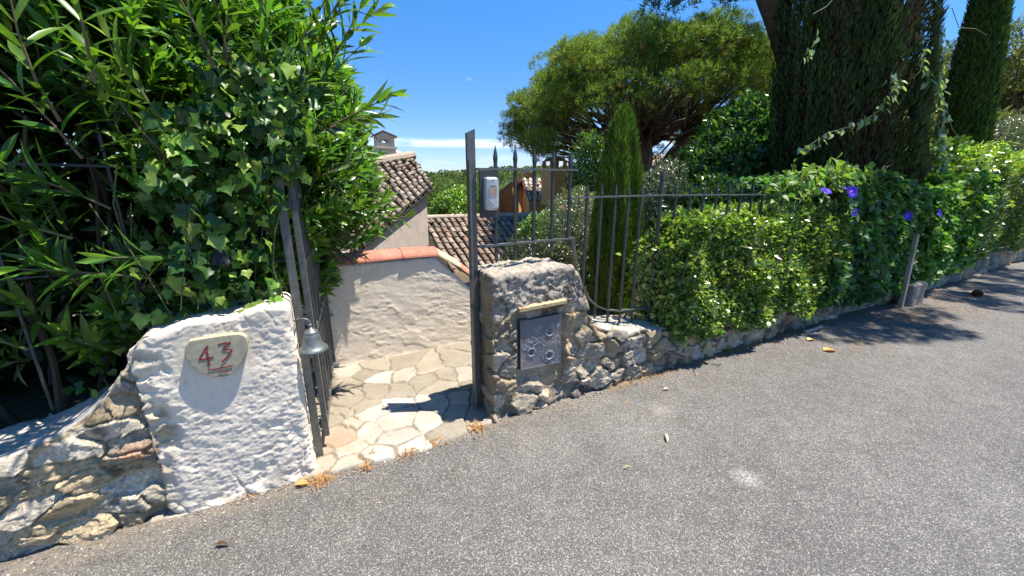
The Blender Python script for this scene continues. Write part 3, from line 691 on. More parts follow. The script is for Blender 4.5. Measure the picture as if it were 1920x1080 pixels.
# number plaque
def z5(x, y): return onwall(320+x/5.4, 580+y/5.4, .03)
pq = thing('house_number_plaque', 'half round stone plaque painted with a red 43 on the white pillar', 'plaque', tuple(P(-1.5, .015, .8)))
out = [z5(*q) for q in [(185,320),(240,310),(300,300),(450,275),(600,256),(700,250),(745,265),(772,290),(782,330),(780,400),(760,470),(720,540),(680,595),(640,640),(590,678),(510,692),(400,680),(340,662),(290,640),(215,580),(150,500),(133,440),(150,370)]]
out = np.array(out); n_ = len(out); cen = out.mean(0)
V = []; rings = [(1.0, -.03), (1.0, .022), (.985, .028), (.96, .030), (.6, .031)]
for k_, nn_ in rings:
    for q in out:
        w_ = cen+(q-cen)*k_; V.append((w_[0], nn_, w_[1]))
V.append((cen[0], .031, cen[1])); V = np.array(V)
F = [(i*n_+j, i*n_+n_+j, i*n_+n_+(j+1) % n_, i*n_+(j+1) % n_) for i in range(len(rings)-1) for j in range(n_)] + [((len(rings)-1)*n_+j, len(V)-1, (len(rings)-1)*n_+(j+1) % n_) for j in range(n_)]
mk('stone', P(V[:, 0], V[:, 1], V[:, 2]), F, colmat('plaque_stone', .75, .3, 45, 90, .001, .3), pq, cols=np.tile((.36, .335, .235), (len(V), 1)))
M_RED = flat('red_paint', (.20, .022, .025), .5, 0, .25, 80, .0004)
def stroke(pts, w, name):
    mb = MB(); q = [z5(*a) for a in pts]
    for i, (a, b) in enumerate(zip(q[:-1], q[1:])):
        A_, B_ = P(a[0], .0325+.0002*i, a[1]), P(b[0], .0325+.0002*i, b[1]); dd = (B_-A_)/np.linalg.norm(B_-A_)
        mb.bar(A_-dd*.002, B_+dd*.002, w, .0012, np.cross(dd, nv))
    return mb
m4 = MB()
def addm(m, o_): m.add(np.concatenate(o_.v), o_.f)
for s_ in (stroke([(375, 372), (352, 395), (335, 430), (308, 470), (292, 508)], .0066, ''), stroke([(292, 508), (350, 502), (430, 482)], .0066, ''), stroke([(366, 430), (378, 480), (385, 530), (392, 562)], .0078, ''), stroke([(350, 398), (378, 400)], .007, '')): addm(m4, s_)
m4.build('numeral', M_RED, pq, cols=False)
stroke([(485, 355), (545, 340), (605, 334), (570, 365), (528, 402), (575, 405), (612, 408), (618, 420), (590, 455), (555, 498), (522, 530)], .0066, '').build('numeral', M_RED, pq, cols=False)
stroke([(385, 612), (450, 605), (540, 585), (625, 570)], .0058, '').build('underline', M_RED, pq, cols=False)
stroke([(498, 637), (540, 632), (582, 626)], .004, '').build('underline', M_RED, pq, cols=False)

# letterbox
lb = thing('letterbox', 'grey cast metal letterbox with flower reliefs under a rusty visor', 'letterbox', tuple(P(.33, -.01, .33)))
a1, a2, a3, a4 = onwall(975, 604, .012), onwall(1051, 588, .012), onwall(976, 695, .012), onwall(1051, 680, .012)
uu = np.linspace(0, 1, 74); vv = np.linspace(0, 1, 90); U, Vv = np.meshgrid(uu, vv, indexing='ij')
S_ = (a3[0]*(1-U)+a4[0]*U)*(1-Vv) + (a1[0]*(1-U)+a2[0]*U)*Vv; Z_ = (a3[1]*(1-U)+a4[1]*U)*(1-Vv) + (a1[1]*(1-U)+a2[1]*U)*Vv
p = np.stack([S_, S_*0, Z_], -1); hgt = .0015*fbm(p, 60, 4, 101, .7)
cb = np.zeros_like(S_)
for (x, y, r_) in ((1031, 622, .030), (996, 661, .028), (1030, 666, .030)):
    cs, cz = onwall(x, y, .012); d_ = np.hypot(S_-cs, Z_-cz); an = np.arctan2(Z_-cz, S_-cs)
    rim = np.exp(-((d_-r_*(1+.08*np.cos(an*7)))/.006)**2); hgt += .006*rim - .006*sstep(r_, r_*.7, d_) + .006*np.exp(-(d_/.012)**2); cb -= .5*sstep(r_, r_*.8, d_)*.6; cb += .9*rim
ve = np.abs(fbm(np.stack([S_*14, Z_*14, S_*0], -1), 1, 3, 103)); vn = np.exp(-(ve/.05)**2); hgt += .003*vn; cb += .6*vn
up_ = sstep(.80, .84, Vv + .10*(U-.5)*-1 + .05*np.cos(U*6.28)); hgt = hgt*(1-up_); cb = cb*(1-up_)
bdr = sstep(.04, .02, np.minimum(np.minimum(U, 1-U), Vv)); hgt = hgt*(1-bdr)+.002*bdr
lc = np.array((.15, .155, .17))*(1+.9*cb+.15*fbm(p, 30, 3, 104))[..., None]
dust = sstep(-.1, .5, fbm(p, 14, 4, 105))[..., None]*.6*(1-up_[..., None]); lc = lc*(1-dust) + np.array((.30, .27, .24))*dust
V1 = P(S_, .012+hgt, Z_).reshape(-1, 3); V2 = P(S_, -.03, Z_).reshape(-1, 3)
mb = MB(); mb.add(V1, grid_faces(74, 90), np.clip(lc, .02, .8).reshape(-1, 3))
ring = [i*90 for i in range(74)]+[73*90+j for j in range(1, 90)]+[i*90+89 for i in range(72, -1, -1)]+[j for j in range(88, 0, -1)]
q = len(ring); mb.add(np.concatenate([V1[ring], V2[ring]]), [(i, (i+1) % q, q+(i+1) % q, q+i) for i in range(q)], (.1, .1, .11))
M_LEAD = colmat('cast_lead', .55, .2, 60, 200, .0008, .4, metal=.3)
mb.build('door_panel', M_LEAD, lb, smooth=True)
va, vb = onwall(975, 578, .03), onwall(1060, 562, .03)
M_RUST = colmat('rusty_ochre_paint', .7, .3, 40, 120, .0012, .3, speck=(30, .52, (.20, .09, .03), .7))
mb = MB(); A_, B_ = P(va[0]-.01, .045, va[1]), P(vb[0]+.005, .045, vb[1]); A2, B2 = P(va[0]-.01, -.03, va[1]+.022), P(vb[0]+.005, -.03, vb[1]+.022)
t_ = upv*.007; mb.add([A_, B_, B2, A2, A_-t_*3.2, B_-t_*3.2, B2-t_, A2-t_], [(0, 1, 2, 3), (7, 6, 5, 4), (0, 4, 5, 1), (1, 5, 6, 2), (3, 7, 4, 0), (2, 6, 7, 3)], (.47, .36, .21))
mb.build('visor', M_RUST, lb)
mb = MB(); za = a1[1]; A_, B_ = P(a1[0], -.022, za-.01), P(a2[0], -.022, a2[1]-.01); A2, B2 = P(a1[0], -.024, va[1]+.012), P(a2[0], -.024, vb[1]+.012)
mb.add([A_, B_, B2, A2], [(0, 1, 2, 3)], (.34, .22, .10)); mb.build('back_plate', M_RUST, lb)
mb = MB(); mb.box((P(a1[0], -.0, za+.012)+P(a1[0]+.06, -.0, za+.0))/2, sv*.035, nv*.018, upv*.006, (.12, .11, .13)); mb.build('slot_flap', M_LEAD, lb)

# ------------------------------------------------------------------ foliage tools
def nrm(a): return a/(np.linalg.norm(a, axis=-1, keepdims=True)+1e-9)
def rvec(n, r_=rng): return nrm(r_.normal(size=(n, 3)))
def scatter(tv, tf, pos, axis, normal, length, width, col):
    """tv template verts (k,3): x width, y length, z lift"""
    y = nrm(axis); x = nrm(np.cross(y, normal)); z = np.cross(x, y)
    n = len(pos); L_ = np.broadcast_to(length, (n,))[:, None, None]; W_ = np.broadcast_to(width, (n,))[:, None, None]
    V = pos[:, None] + tv[None, :, 0:1]*W_*x[:, None] + tv[None, :, 1:2]*L_*y[:, None] + tv[None, :, 2:3]*L_*z[:, None]
    k = len(tv); F = (tf[None] + (np.arange(n)*k)[:, None, None]).reshape(-1, tf.shape[1])
    c = np.repeat(np.broadcast_to(col, (n, 3)), k, axis=0)
    return V.reshape(-1, 3), F, c
def join(parts):
    V = []; F = []; Cc = []; o_ = 0
    for v, f, c in parts: V.append(v); F.append(f+o_); Cc.append(c); o_ += len(v)
    return np.concatenate(V), np.concatenate(F), np.concatenate(Cc)
def t_lance(rows=5, droop=.22, fold=.10):
    ys = np.linspace(0, 1, rows); wd = np.array([.10, .85, 1, .72, .04]) if rows == 5 else np.array([.12, 1, .8, .03])
    V = []
    for y, w_ in zip(ys, wd):
        zz = -droop*y*y
        V += [(-.5*w_, y, zz+fold*w_*.3), (0, y, zz), (.5*w_, y, zz+fold*w_*.3)]
    F = []
    for i in range(rows-1):
        for j in range(2): a = i*3+j; F.append((a, a+1, a+4, a+3))
    return np.array(V), np.array(F)
BL = (np.array([(0, 0, 0), (.5, .4, .06), (0, 1, 0), (-.5, .4, .06)]), np.array([(0, 1, 2, 3)]))
# lobed ivy leaf: pairs of quads fanned from the petiole
def t_fan(outline, zf):
    c = len(outline); V = [(x, y, zf(x, y)) for x, y in outline]+[(0, .30, zf(0, .3)-.03)]
    F = [(i, i+1, i+2, c) for i in range(0, c-2, 2)]
    return np.array(V), np.array(F)
IVY = t_fan([(0, .02), (.20, -.10), (.42, -.06), (.46, .16), (.62, .40), (.40, .48), (.31, .62), (.16, .80), (.02, 1.0), (-.13, .78), (-.30, .64), (-.38, .50), (-.58, .44), (-.46, .20), (-.45, -.02), (-.22, -.10), (0, .02)], lambda x, y: -.40*y*y+.34*abs(x)-.35*x*x+.07*math.sin(9*y+3*x))
HEART = t_fan([(0, .0), (.22, -.08), (.44, .06), (.50, .30), (.34, .62), (.14, .85), (0, 1.0), (-.14, .85), (-.34, .62), (-.50, .30), (-.44, .06), (-.22, -.08), (0, 0)], lambda x, y: -.28*y*y+.22*abs(x))
OVAL = (np.array([(0, 0, 0), (.38, .28, .06), (.42, .6, .04), (0, 1, -.12), (-.42, .6, .04), (-.38, .28, .06), (0, .45, -.02)]), np.array([(0, 1, 2, 6), (6, 2, 3, 4), (0, 6, 4, 5)]))
LA5, LA4 = t_lance(5), t_lance(4)
def colvar(n, base, v=.22, hue=.12, r_=rng):
    c = np.asarray(base)*(1+r_.normal(0, v, (n, 1)))*(1+r_.normal(0, hue, (n, 3))*np.array((1, .35, .6)))
    return np.clip(c, .006, .6)

# ---- shoots carrying whorls of long leaves (oleander)
def shoots(base, dirn, length, nodes, leaf_l, leaf_w, cols, stem_mb=None, stem_idx=(), tpl=LA5):
    n = len(base); parts = []; dirn = nrm(dirn)
    bend = rvec(n)*.25 + np.array((0, 0, .12))
    a0 = rng.uniform(0, 6.28, n)
    hx = nrm(np.cross(dirn, rvec(n))); hy = np.cross(dirn, hx)
    for k in range(nodes):
        t = (k+.6)/nodes; pos = base + dirn*(length*t)[:, None] + bend*(length*t*t)[:, None]
        d = nrm(dirn + bend*2*t)
        for q in range(3):
            a = a0 + k*1.05 + q*2.094 + rng.normal(0, .25, n)
            rad = np.cos(a)[:, None]*hx + np.sin(a)[:, None]*hy
            op = (.95 - .6*t) if k < nodes-1 else .28
            ax = nrm(d*math.cos(op) + rad*math.sin(op) + rng.normal(0, .16, (n, 3)) + np.array((0, 0, -.06)))
            s_ = (.75+.5*math.sin(3.14*min(1, t*.9)))*rng.uniform(.75, 1.15, n)
            keep = rng.uniform(size=n) < .9
            nn_ = nrm(d+.3*rvec(n))
            c = cols*(.42+.95*t)*rng.uniform(.75, 1.3, (n, 1))  # older leaves darker, new tips lighter; inner shade is put into this colour
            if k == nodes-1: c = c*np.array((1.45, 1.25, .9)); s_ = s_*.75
            parts.append(scatter(tpl[0], tpl[1], pos[keep], ax[keep], nn_[keep], (leaf_l*s_)[keep], leaf_w*rng.uniform(.8, 1.2, keep.sum()), c[keep]))
    if stem_mb is not None:
        for i in stem_idx:
            pts = [base[i]+dirn[i]*length[i]*t+bend[i]*length[i]*t*t for t in (0, .35, .7, 1)]
            stem_mb.tube(pts, [.006, .0045, .0035, .002], 5, (.16, .17, .07) if rng.uniform() < .5 else (.17, .12, .08))
    return parts

# ---- oleander mass over the left wall
ole = thing('oleander_bush', 'large oleander shrub with long narrow leaves rising behind the white pillar', 'shrub', tuple(P(-1.8, -1.0, .2)))
def ole_surface(n, r_):
    """points + outward normals on the outside of the shrub"""
    out_p = []; out_n = []
    while sum(len(q) for q in out_p) < n:
        m = 4000
        s = r_.uniform(-4.2, -.45, m); nn_ = r_.uniform(-2.6, .35, m); z = r_.uniform(.75, 4.1, m)
        out_p.append(np.stack([s, nn_, z], -1))
        f = ole_f(out_p[-1]); h = .01
        gx = np.stack([(ole_f(out_p[-1]+np.eye(3)[i]*h)-f)/h for i in range(3)], -1)
        keep = np.abs(f) < .07*np.linalg.norm(gx, axis=1)+.01; out_p[-1] = out_p[-1][keep]; out_n.append(nrm(gx[keep]))
    return np.concatenate(out_p)[:n], np.concatenate(out_n)[:n]
def ole_f(p):
    s, n, z = p[:, 0], p[:, 1], p[:, 2]
    smax = -1.0 + .36*sstep(1.05, 1.6, z) - .54*sstep(2.25, 3.1, z)
    # on the near side it keeps behind the fence low down and bulges over the wall higher up
    nmax = -.22 + .24*sstep(1.75, 2.6, z)*sstep(-1.5, -2.3, s) - .10*sstep(-1.6, -1.0, s) - .25*sstep(1.6, 2.2, z)*sstep(-1.9, -1.5, s)
    smax = smax - .12*sstep(-.6, 0, n)
    a = (s-(smax-2.2))/2.2; b = (n-(nmax-1.35))/1.35; c = (z-2.1)/1.95
    w = .10*fbm(p, 1.6, 3, 120)
    return (np.abs(a)**4 + np.abs(b)**3.2 + np.abs(c)**3.5)**(1/3.4) - 1 + w
pp_, pn_ = ole_surface(3700, rng)
lit = (pp_[:, 2] > 1.15) | (pp_[:, 1] < -.2)
front_low = (pp_[:, 1] > -.5) & (pp_[:, 2] < 2.0) & (pp_[:, 0] < -1.15)      # thinner, see-through skirt low on the road side
keep = ~(front_low & (rng.uniform(size=len(pp_)) < .84)); pp_, pn_ = pp_[keep], pn_[keep]
def s2w(v): return np.stack([v[:, 0]*AX[0]+v[:, 1]*NX[0], v[:, 0]*AX[1]+v[:, 1]*NX[1], v[:, 2]], -1)
n = len(pp_); dirs = nrm(pn_*.85 + np.array((0, 0, .65)) + .35*rvec(n)); Ls = rng.uniform(.17, .33, n)
bp = P(*(pp_ - dirs*Ls[:, None]*.8).T); dw = s2w(dirs)
OC = colvar(n, (.066, .140, .021), .22); tp_ = sstep(1.5, 2.6, pp_[:, 2])*sstep(-2.2, -1.2, pp_[:, 0]); OC = OC*(1+.35*tp_[:, None])  # leaves lighter towards the upper right, sunlight put into their colour
sm = MB()
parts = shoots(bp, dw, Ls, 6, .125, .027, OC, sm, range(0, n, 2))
# interior leaves, their dark colour standing in for inner shade
m_ = 9500
q = np.stack([rng.uniform(-4.2, -.9, m_*3), rng.uniform(-2.6, .1, m_*3), rng.uniform(.9, 3.9, m_*3)], -1); f = ole_f(q); q = q[(f < -.06) & (f > -.9) & ~((q[:, 1] > -.55) & (q[:, 2] < 1.9))][:m_]
ax = nrm(rvec(len(q))+np.array((0, 0, .3)))
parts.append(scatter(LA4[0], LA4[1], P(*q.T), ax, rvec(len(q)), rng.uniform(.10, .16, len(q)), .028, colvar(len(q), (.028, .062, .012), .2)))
# leaf screen added deep behind, down to the soil, coloured dark for shade
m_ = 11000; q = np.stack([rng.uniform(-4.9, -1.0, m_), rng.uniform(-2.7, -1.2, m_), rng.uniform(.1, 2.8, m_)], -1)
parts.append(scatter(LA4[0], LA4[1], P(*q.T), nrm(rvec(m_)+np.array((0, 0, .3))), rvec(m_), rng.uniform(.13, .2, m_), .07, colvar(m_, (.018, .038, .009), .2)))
m_ = 9000; q = np.stack([rng.uniform(-4.6, -1.75, m_), rng.uniform(-1.7, .10, m_), rng.uniform(2.7, 3.35, m_)], -1)  # dense top canopy, added to shade the leaves below it
q[:, 2] += .15*np.sin(q[:, 0]*3)+.1*np.sin(q[:, 1]*5)
parts.append(scatter(LA4[0], LA4[1], P(*q.T), nrm(rvec(m_)+np.array((0, 0, .8))), rvec(m_), rng.uniform(.12, .18, m_), .045, colvar(m_, (.045, .10, .018), .2)))
# a few long sprays reaching out on the road side at left
sp_b = []; sp_d = []; sp_l = []
for (px, py, nn_, dx, dz, ll) in ((60, 120, .02, -.1, .9, .35), (250, 210, -.08, -.5, .8, .4), (40, 420, -.12, -.6, .35, .34), (200, 520, -.12, -.9, .35, .34), (330, 470, -.12, -.9, .25, .30), (150, 380, -.12, -.7, .5, .3), (20, 640, -.14, -.3, .5, .22), (430, 60, -.2, .2, .9, .4), (520, 90, -.25, .35, .85, .42), (560, 190, -.25, .7, .6, .4), (580, 40, -.3, .4, .9, .45), (705, 400, -.8, .9, .05, .3), (650, 450, -.8, .8, -.1, .3), (640, 60, -.4, .6, .8, .4), (610, 120, -.3, .5, .8, .4), (640, 230, -.3, .8, .45, .4), (640, 330, -.6, .8, .3, .35), (650, 420, -.8, .9, .25, .32), (350, 20, -.1, -.2, .9, .4), (140, 20, .04, .1, 1, .4), (100, 250, -.08, -.3, .7, .35)):
    for j in range(1 if (py > 350 and px < 400) or (px < 200) else 2):
        s_, z_ = onwall(px+random.uniform(-25, 25), py+random.uniform(-25, 25), nn_-.03*j)
        sp_b.append(P(s_-dx*ll*.5, nn_, z_-dz*ll*.5)); sp_d.append(s2w(np.array([(dx+random.uniform(-.15, .15), .25, dz)]))[0]); sp_l.append(ll)
ns = len(sp_b)
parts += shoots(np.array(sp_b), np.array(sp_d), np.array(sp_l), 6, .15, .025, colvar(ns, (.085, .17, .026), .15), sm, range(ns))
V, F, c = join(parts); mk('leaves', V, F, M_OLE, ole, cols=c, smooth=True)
for i in range(13):
    s_, n_ = rng.uniform(-3.2, -1.5), rng.uniform(-1.6, -.5); b = np.array((s_, n_, .15)); d_ = np.array((rng.normal(-.05, .16), rng.normal(-.06, .1), .72)); pts = []
    for k in range(7):
        pts.append(P(*(b + d_*k*.4 + np.array((math.sin(k*1.3+i)*.05, math.cos(k+i)*.05, 0))))); 
    sm.tube(pts, np.linspace(.017, .006, 7)*rng.uniform(.6, 1.2), 6, (.085, .07, .05))
sm.build('stems', M_STEM, ole)

# ---- fence buried in the left shrub
lf = thing('fence', 'dark iron fence buried in the oleander leaves above the left wall', 'fence', tuple(P(-2.5, -.2, .5)))
for z_ in (1.70, 1.215):
    strip([P(-3.6, -.33, z_), P(-1.17, -.33, z_-.03)], .018, .012, 'rail', lf, M_METAL2)
for s_ in np.arange(-3.5, -1.25, .42): spike_bar(float(s_), .55, 1.86, .011, n=-.33, par_=lf)

# ---- ivy over the pillar and gate post
ivy = thing('ivy', 'glossy lobed ivy spilling over the white pillar and gate post top', 'ivy', tuple(P(-1.4, -.1, 1.0)))
iv = []; pos = []; nrml = []
def ivy_patch(px0, px1, py0, py1, n0, n1, m):
    for _ in range(m):
        nn_ = rng.uniform(n0, n1); s_, z_ = onwall(rng.uniform(px0, px1), rng.uniform(py0, py1), nn_); pos.append((s_, nn_, z_))
ivy_patch(270, 525, 190, 400, -.30, -.02, 560); ivy_patch(330, 520, 380, 585, -.28, -.03, 320); ivy_patch(470, 575, 230, 335, -.22, -.04, 120)
ivy_patch(200, 330, 420, 600, -.28, -.10, 70); ivy_patch(400, 560, 120, 260, -.3, -.06, 200); ivy_patch(330, 600, 80, 240, -.35, -.1, 90); ivy_patch(120, 300, 620, 740, -.42, -.30, 22)
pos = np.array(pos); m_ = len(pos)
nn_ = nrm(np.array((.25, .6, .6))+.75*rvec(m_)); axv = nrm(np.array((0, .25, -.8))+.7*rvec(m_))
sz = rng.uniform(.032, .078, m_)**1.0*rng.uniform(.8, 1.1, m_)
lit_young = rng.uniform(size=m_) < .30  # bright share: young leaves with sunlight put into their colour
ci = colvar(m_, (.033, .085, .015), .25); ci[lit_young] = colvar(int(lit_young.sum()), (.20, .32, .055), .2)
V, F, c = scatter(IVY[0], IVY[1], P(*pos.T), s2w(axv), s2w(nn_), sz, sz*1.0, ci)
mk('leaves', V, F, M_IVY, ivy, cols=c, smooth=True)
sm = MB()
for i in range(12):
    s_, n_ = rng.uniform(-1.85, -1.1), rng.uniform(-.25, -.04); pts = [P(s_+.05*math.sin(k*1.1+i), n_+.02*math.cos(k+i), 1.04+k*.16) for k in range(rng.integers(3, 7))]
    sm.tube(pts, .003, 5, (.10, .12, .05))
sm.build('stems', M_STEM, ivy)

# ---- clipped hedge right of the pillar
hd = thing('hedge', 'glossy clipped green hedge growing through the railing behind the low wall', 'hedge', tuple(P(2.8, -.4, .3)))
def hedge(s0, s1, nfun, ztop, zbot, n_leaves, L_, W_, base, tplt, seed, hang=.1, depth=.35, bright=.3, up=.35, back=-1.0):
    """leaves through the outer shell of a box-like hedge; normal outward"""
    r_ = np.random.default_rng(seed); P_ = []; N_ = []
    m1 = int(n_leaves*.58); m2 = int(n_leaves*.3); m3 = n_leaves-m1-m2
    s = r_.uniform(s0, s1, m1); zt = ztop(s); zb = zbot(s); t = r_.uniform(0, 1, m1); z = zb+(zt-zb)*t
    lump = .14*fbm(np.stack([s, z*1.3, s*0], -1), 3.0, 3, seed)
    bulg = -.10*np.clip((t-.8)/.2, 0, 1)**2
    n = nfun(s) + lump + bulg - r_.exponential(.06, m1); P_.append(np.stack([s, n, z], -1)); N_.append(np.tile((.1, .7, .75), (m1, 1)))
    s = r_.uniform(s0, s1, m2); n = r_.uniform(back, 1, m2)*0 + nfun(s) - r_.uniform(0, 1, m2)*(-back); z = ztop(s) + .06*fbm(np.stack([s, n, s*0], -1), 4, 3, seed+1) - r_.exponential(.05, m2)
    P_.append(np.stack([s, n, z], -1)); N_.append(np.tile((0, .2, 1), (m2, 1)))
    z = r_.uniform(0, 1, m3); s = s0 + .05*r_.normal(size=m3) + r_.exponential(.05, m3); z = zbot(s)+(ztop(s)-zbot(s))*z; n = nfun(s) - r_.uniform(0, 1, m3)*(-back)
    P_.append(np.stack([s, n, z], -1)); N_.append(np.tile((-1, .2, .3), (m3, 1)))
    P_ = np.concatenate(P_); N_ = nrm(np.concatenate(N_)+.7*rvec(len(P_), r_)); A_ = nrm(np.array((0, .45, up))+.8*rvec(len(P_), r_)+.3*N_)
    c = colvar(len(P_), base, .25, .12, r_); k = r_.uniform(size=len(P_)) < bright; c[k] = c[k]*np.array((2.6, 2.0, 2.0))  # share of paler leaves, light tips and glints put into the colour
    sc_ = r_.uniform(.65, 1.25, len(P_))
    return scatter(tplt[0], tplt[1], P(*P_.T), s2w(A_), s2w(N_), L_*sc_, W_*sc_, c)
def core(s0, s1, n0, n1, z0, z1, name, parent, col=(.03, .035, .015)):
    mb = MB(); a, b, c = np.meshgrid(np.linspace(s0, s1, max(3, int((s1-s0)/.15))), np.linspace(n0, n1, 5), np.linspace(z0, z1, 6), indexing='ij')
    # woody interior: many twigs
    r_ = np.random.default_rng(int(s0*10)+7)
    for i in range(int((s1-s0)*55)):
        p0 = np.array((r_.uniform(s0, s1), r_.uniform(n0, n1), z0)); d_ = np.array((r_.normal(0, .3), r_.normal(.1, .3), 1)); L_ = (z1-z0)*r_.uniform(.6, 1)
        mb.tube([P(*(p0+d_*L_*t)) for t in (0, .4, .75, 1)], [.009, .007, .005, .002], 4, (.10, .08, .055))
    return mb.build(name, M_STEM, parent)
nf = lambda s: .10+.02*np.sin(s*5)-.16*sstep(1.75, 1.45, s)
tf_ = lambda s: 1.30+.025*np.sin(s*23)+.03*np.sin(s*4.1)+.02*np.sin(s*11) - .18*sstep(1.85, 1.5, s)
zf_ = lambda s: .31-.02*s+.05*np.sin(s*6.3)-.04*np.sin(s*13)
HC = (.100, .168, .034)
V1 = hedge(2.45, 4.5, nf, tf_, zf_, 20000, .052, .029, HC, OVAL, 131, bright=.48)
V2 = hedge(1.56, 2.5, nf, tf_, zf_, 12000, .052, .029, HC, OVAL, 132, bright=.45, back=-.42)
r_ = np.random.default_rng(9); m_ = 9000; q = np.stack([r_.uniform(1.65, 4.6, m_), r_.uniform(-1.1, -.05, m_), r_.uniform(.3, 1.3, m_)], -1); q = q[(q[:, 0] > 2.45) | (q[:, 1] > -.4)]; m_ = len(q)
V3 = scatter(OVAL[0], OVAL[1], P(*q.T), rvec(m_, r_), rvec(m_, r_), .07, .05, colvar(m_, (.02, .045, .01), .2, .1, r_))  # inner leaves coloured dark to stand for the shaded inside
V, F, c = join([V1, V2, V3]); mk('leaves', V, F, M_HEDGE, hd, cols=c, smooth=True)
core(1.7, 4.5, -.4, -.1, .25, 1.2, 'twigs', hd)

# ---- morning glory drape
mg = thing('morning_glory_vine', 'trailing morning glory vine with blue flowers draped over the fence and hedge', 'vine', tuple(P(5, -.2, .3)))
def vz(s): return np.interp(s, [3.0, 3.4, 3.9, 4.6, 5.2, 5.8, 6.3, 6.8, 7.4], [1.50, 1.66, 1.62, 1.72, 1.66, 1.52, 1.45, 1.50, 1.7])
V1 = hedge(3.9, 6.15, lambda s: .16+.03*np.sin(s*4), vz, lambda s: .24+.05*np.sin(s*5), 7800, .085, .075, (.065, .14, .045), HEART, 141, bright=.12, up=-.3, back=-1.2)
V1b = hedge(6.35, 8.4, lambda s: .14+.04*np.sin(s*4), lambda s: vz(s)+.03, lambda s: .28+.06*np.sin(s*7), 6000, .085, .070, (.08, .17, .035), HEART, 143, bright=.25, up=-.3, back=-1.0)
# bright sprays trailing left along the rail
ps = []
for k in range(430):
    s_ = rng.uniform(3.05, 4.5); t = (s_-3.05)/1.45; ps.append((s_, rng.uniform(-.25, .17), 1.46+.30*math.sin(t*2.4)+rng.normal(0, .07)-(.25*rng.uniform() if t > .4 else 0)))
ps = np.array(ps); nn_ = nrm(np.array((.3, .6, .7))+.6*rvec(len(ps))); axv = nrm(np.array((-.2, .3, -.4))+.6*rvec(len(ps)))
V2 = scatter(HEART[0], HEART[1], P(*ps.T), s2w(axv), s2w(nn_), .08, .065, colvar(len(ps), (.13, .20, .05), .2))
V, F, c = join([V1, V1b, V2]); mk('leaves', V, F, M_VINE, mg, cols=c, smooth=True)
sm = MB()
for (s_, z_, ds, dz, n_) in ((3.5, 1.45, -.15, .32, 0), (3.7, 1.55, .5, .12, .05), (4.2, 1.6, -.4, .16, 0), (4.5, 1.66, .2, .14, .05), (4.9, 1.7, .22, .16, 0), (3.35, 1.5, -.3, -.1, .1), (3.3, 1.4, -.1, .3, .05)):
    pts = [P(s_+ds*t+.03*math.sin(t*7), n_, z_+dz*t+.05*math.sin(t*5)) for t in np.linspace(0, 1, 8)]; sm.tube(pts, .005, 5, (.20, .19, .10))
for i in range(60):
    s_ = rng.uniform(3.8, 8.2); n_ = rng.uniform(-.3, .1); sm.tube([P(s_+.1*math.sin(k+i), n_+.03*math.cos(k*2+i), .3+k*.24) for k in range(6)], .004, 4, (.12, .11, .05))
sm.build('stems', M_STEM, mg)
def flower(px, py, nn_, rad, tilt):
    s_, z_ = onwall(px, py, nn_); c0 = P(s_, nn_, z_); ax_ = nrm(np.array(s2w(np.array([tilt]))[0])); x = nrm(np.cross(ax_, upv)); y = np.cross(ax_, x)
    V = []; cc = []; rings = [(.06, -.55), (.16, -.30), (.45, -.02), (.8, .10), (1.0, .08)]; cl_ = [(.55, .25, .5), (.45, .15, .55), (.10, .05, .62), (.055, .04, .60), (.06, .06, .66)]
    for (r_, h_), q in zip(rings, cl_):
        for k in range(20): a = 2*math.pi*k/20; rr_ = rad*r_*(1+.05*math.cos(5*a)*(r_ > .7)); V.append(c0+ax_*h_*rad+x*rr_*math.cos(a)+y*rr_*math.sin(a)); cc.append(q)
    F = [(i*20+k, i*20+(k+1) % 20, i*20+20+(k+1) % 20, i*20+20+k) for i in range(4) for k in range(20)]
    mk('flower', V, F, M_FLOWER, mg, cols=np.array(cc), smooth=True)
for px, py, rd, tl_ in ((1549, 358, .055, (-.2, .6, .9)), (1598, 360, .07, (-.4, 1, .25)), (1602, 398, .052, (-.1, .9, .0)), (1702, 405, .06, (-.5, 1, .3)), (1762, 400, .07, (.1, 1, .4)), (1773, 480, .062, (.2, 1, .1)), (1585, 352, .03, (.1, .7, .6))):
    flower(px, py, .24, rd*.85, tl_)

# ---- second hedge further along
h2 = thing('hedge', 'loose bright green hedge beyond the vine at the far right of the road', 'hedge', tuple(P(11, -.4, .3)))
V1 = hedge(8.2, 17, lambda s: .10+.05*np.sin(s*3), lambda s: 1.78+.14*np.sin(s*1.7)+.06*np.sin(s*5.1), lambda s: .38+.06*np.sin(s*5), 17000, .085, .055, (.085, .145, .035), OVAL, 151, bright=.3, back=-1.5)
V2 = hedge(8.6, 17, lambda s: -.35+.1*np.sin(s*2.2), lambda s: 2.14+.18*np.sin(s*2.3+1)+.10*np.sin(s*6.2), lambda s: 1.6+0*s, 6000, .10, .06, (.14, .23, .042), OVAL, 152, bright=.4, back=-1.0)
V, F, c = join([V1, V2]); mk('leaves', V, F, M_HEDGE, h2, cols=c, smooth=True)
core(8.2, 16, -.9, -.1, .3, 1.9, 'twigs', h2)

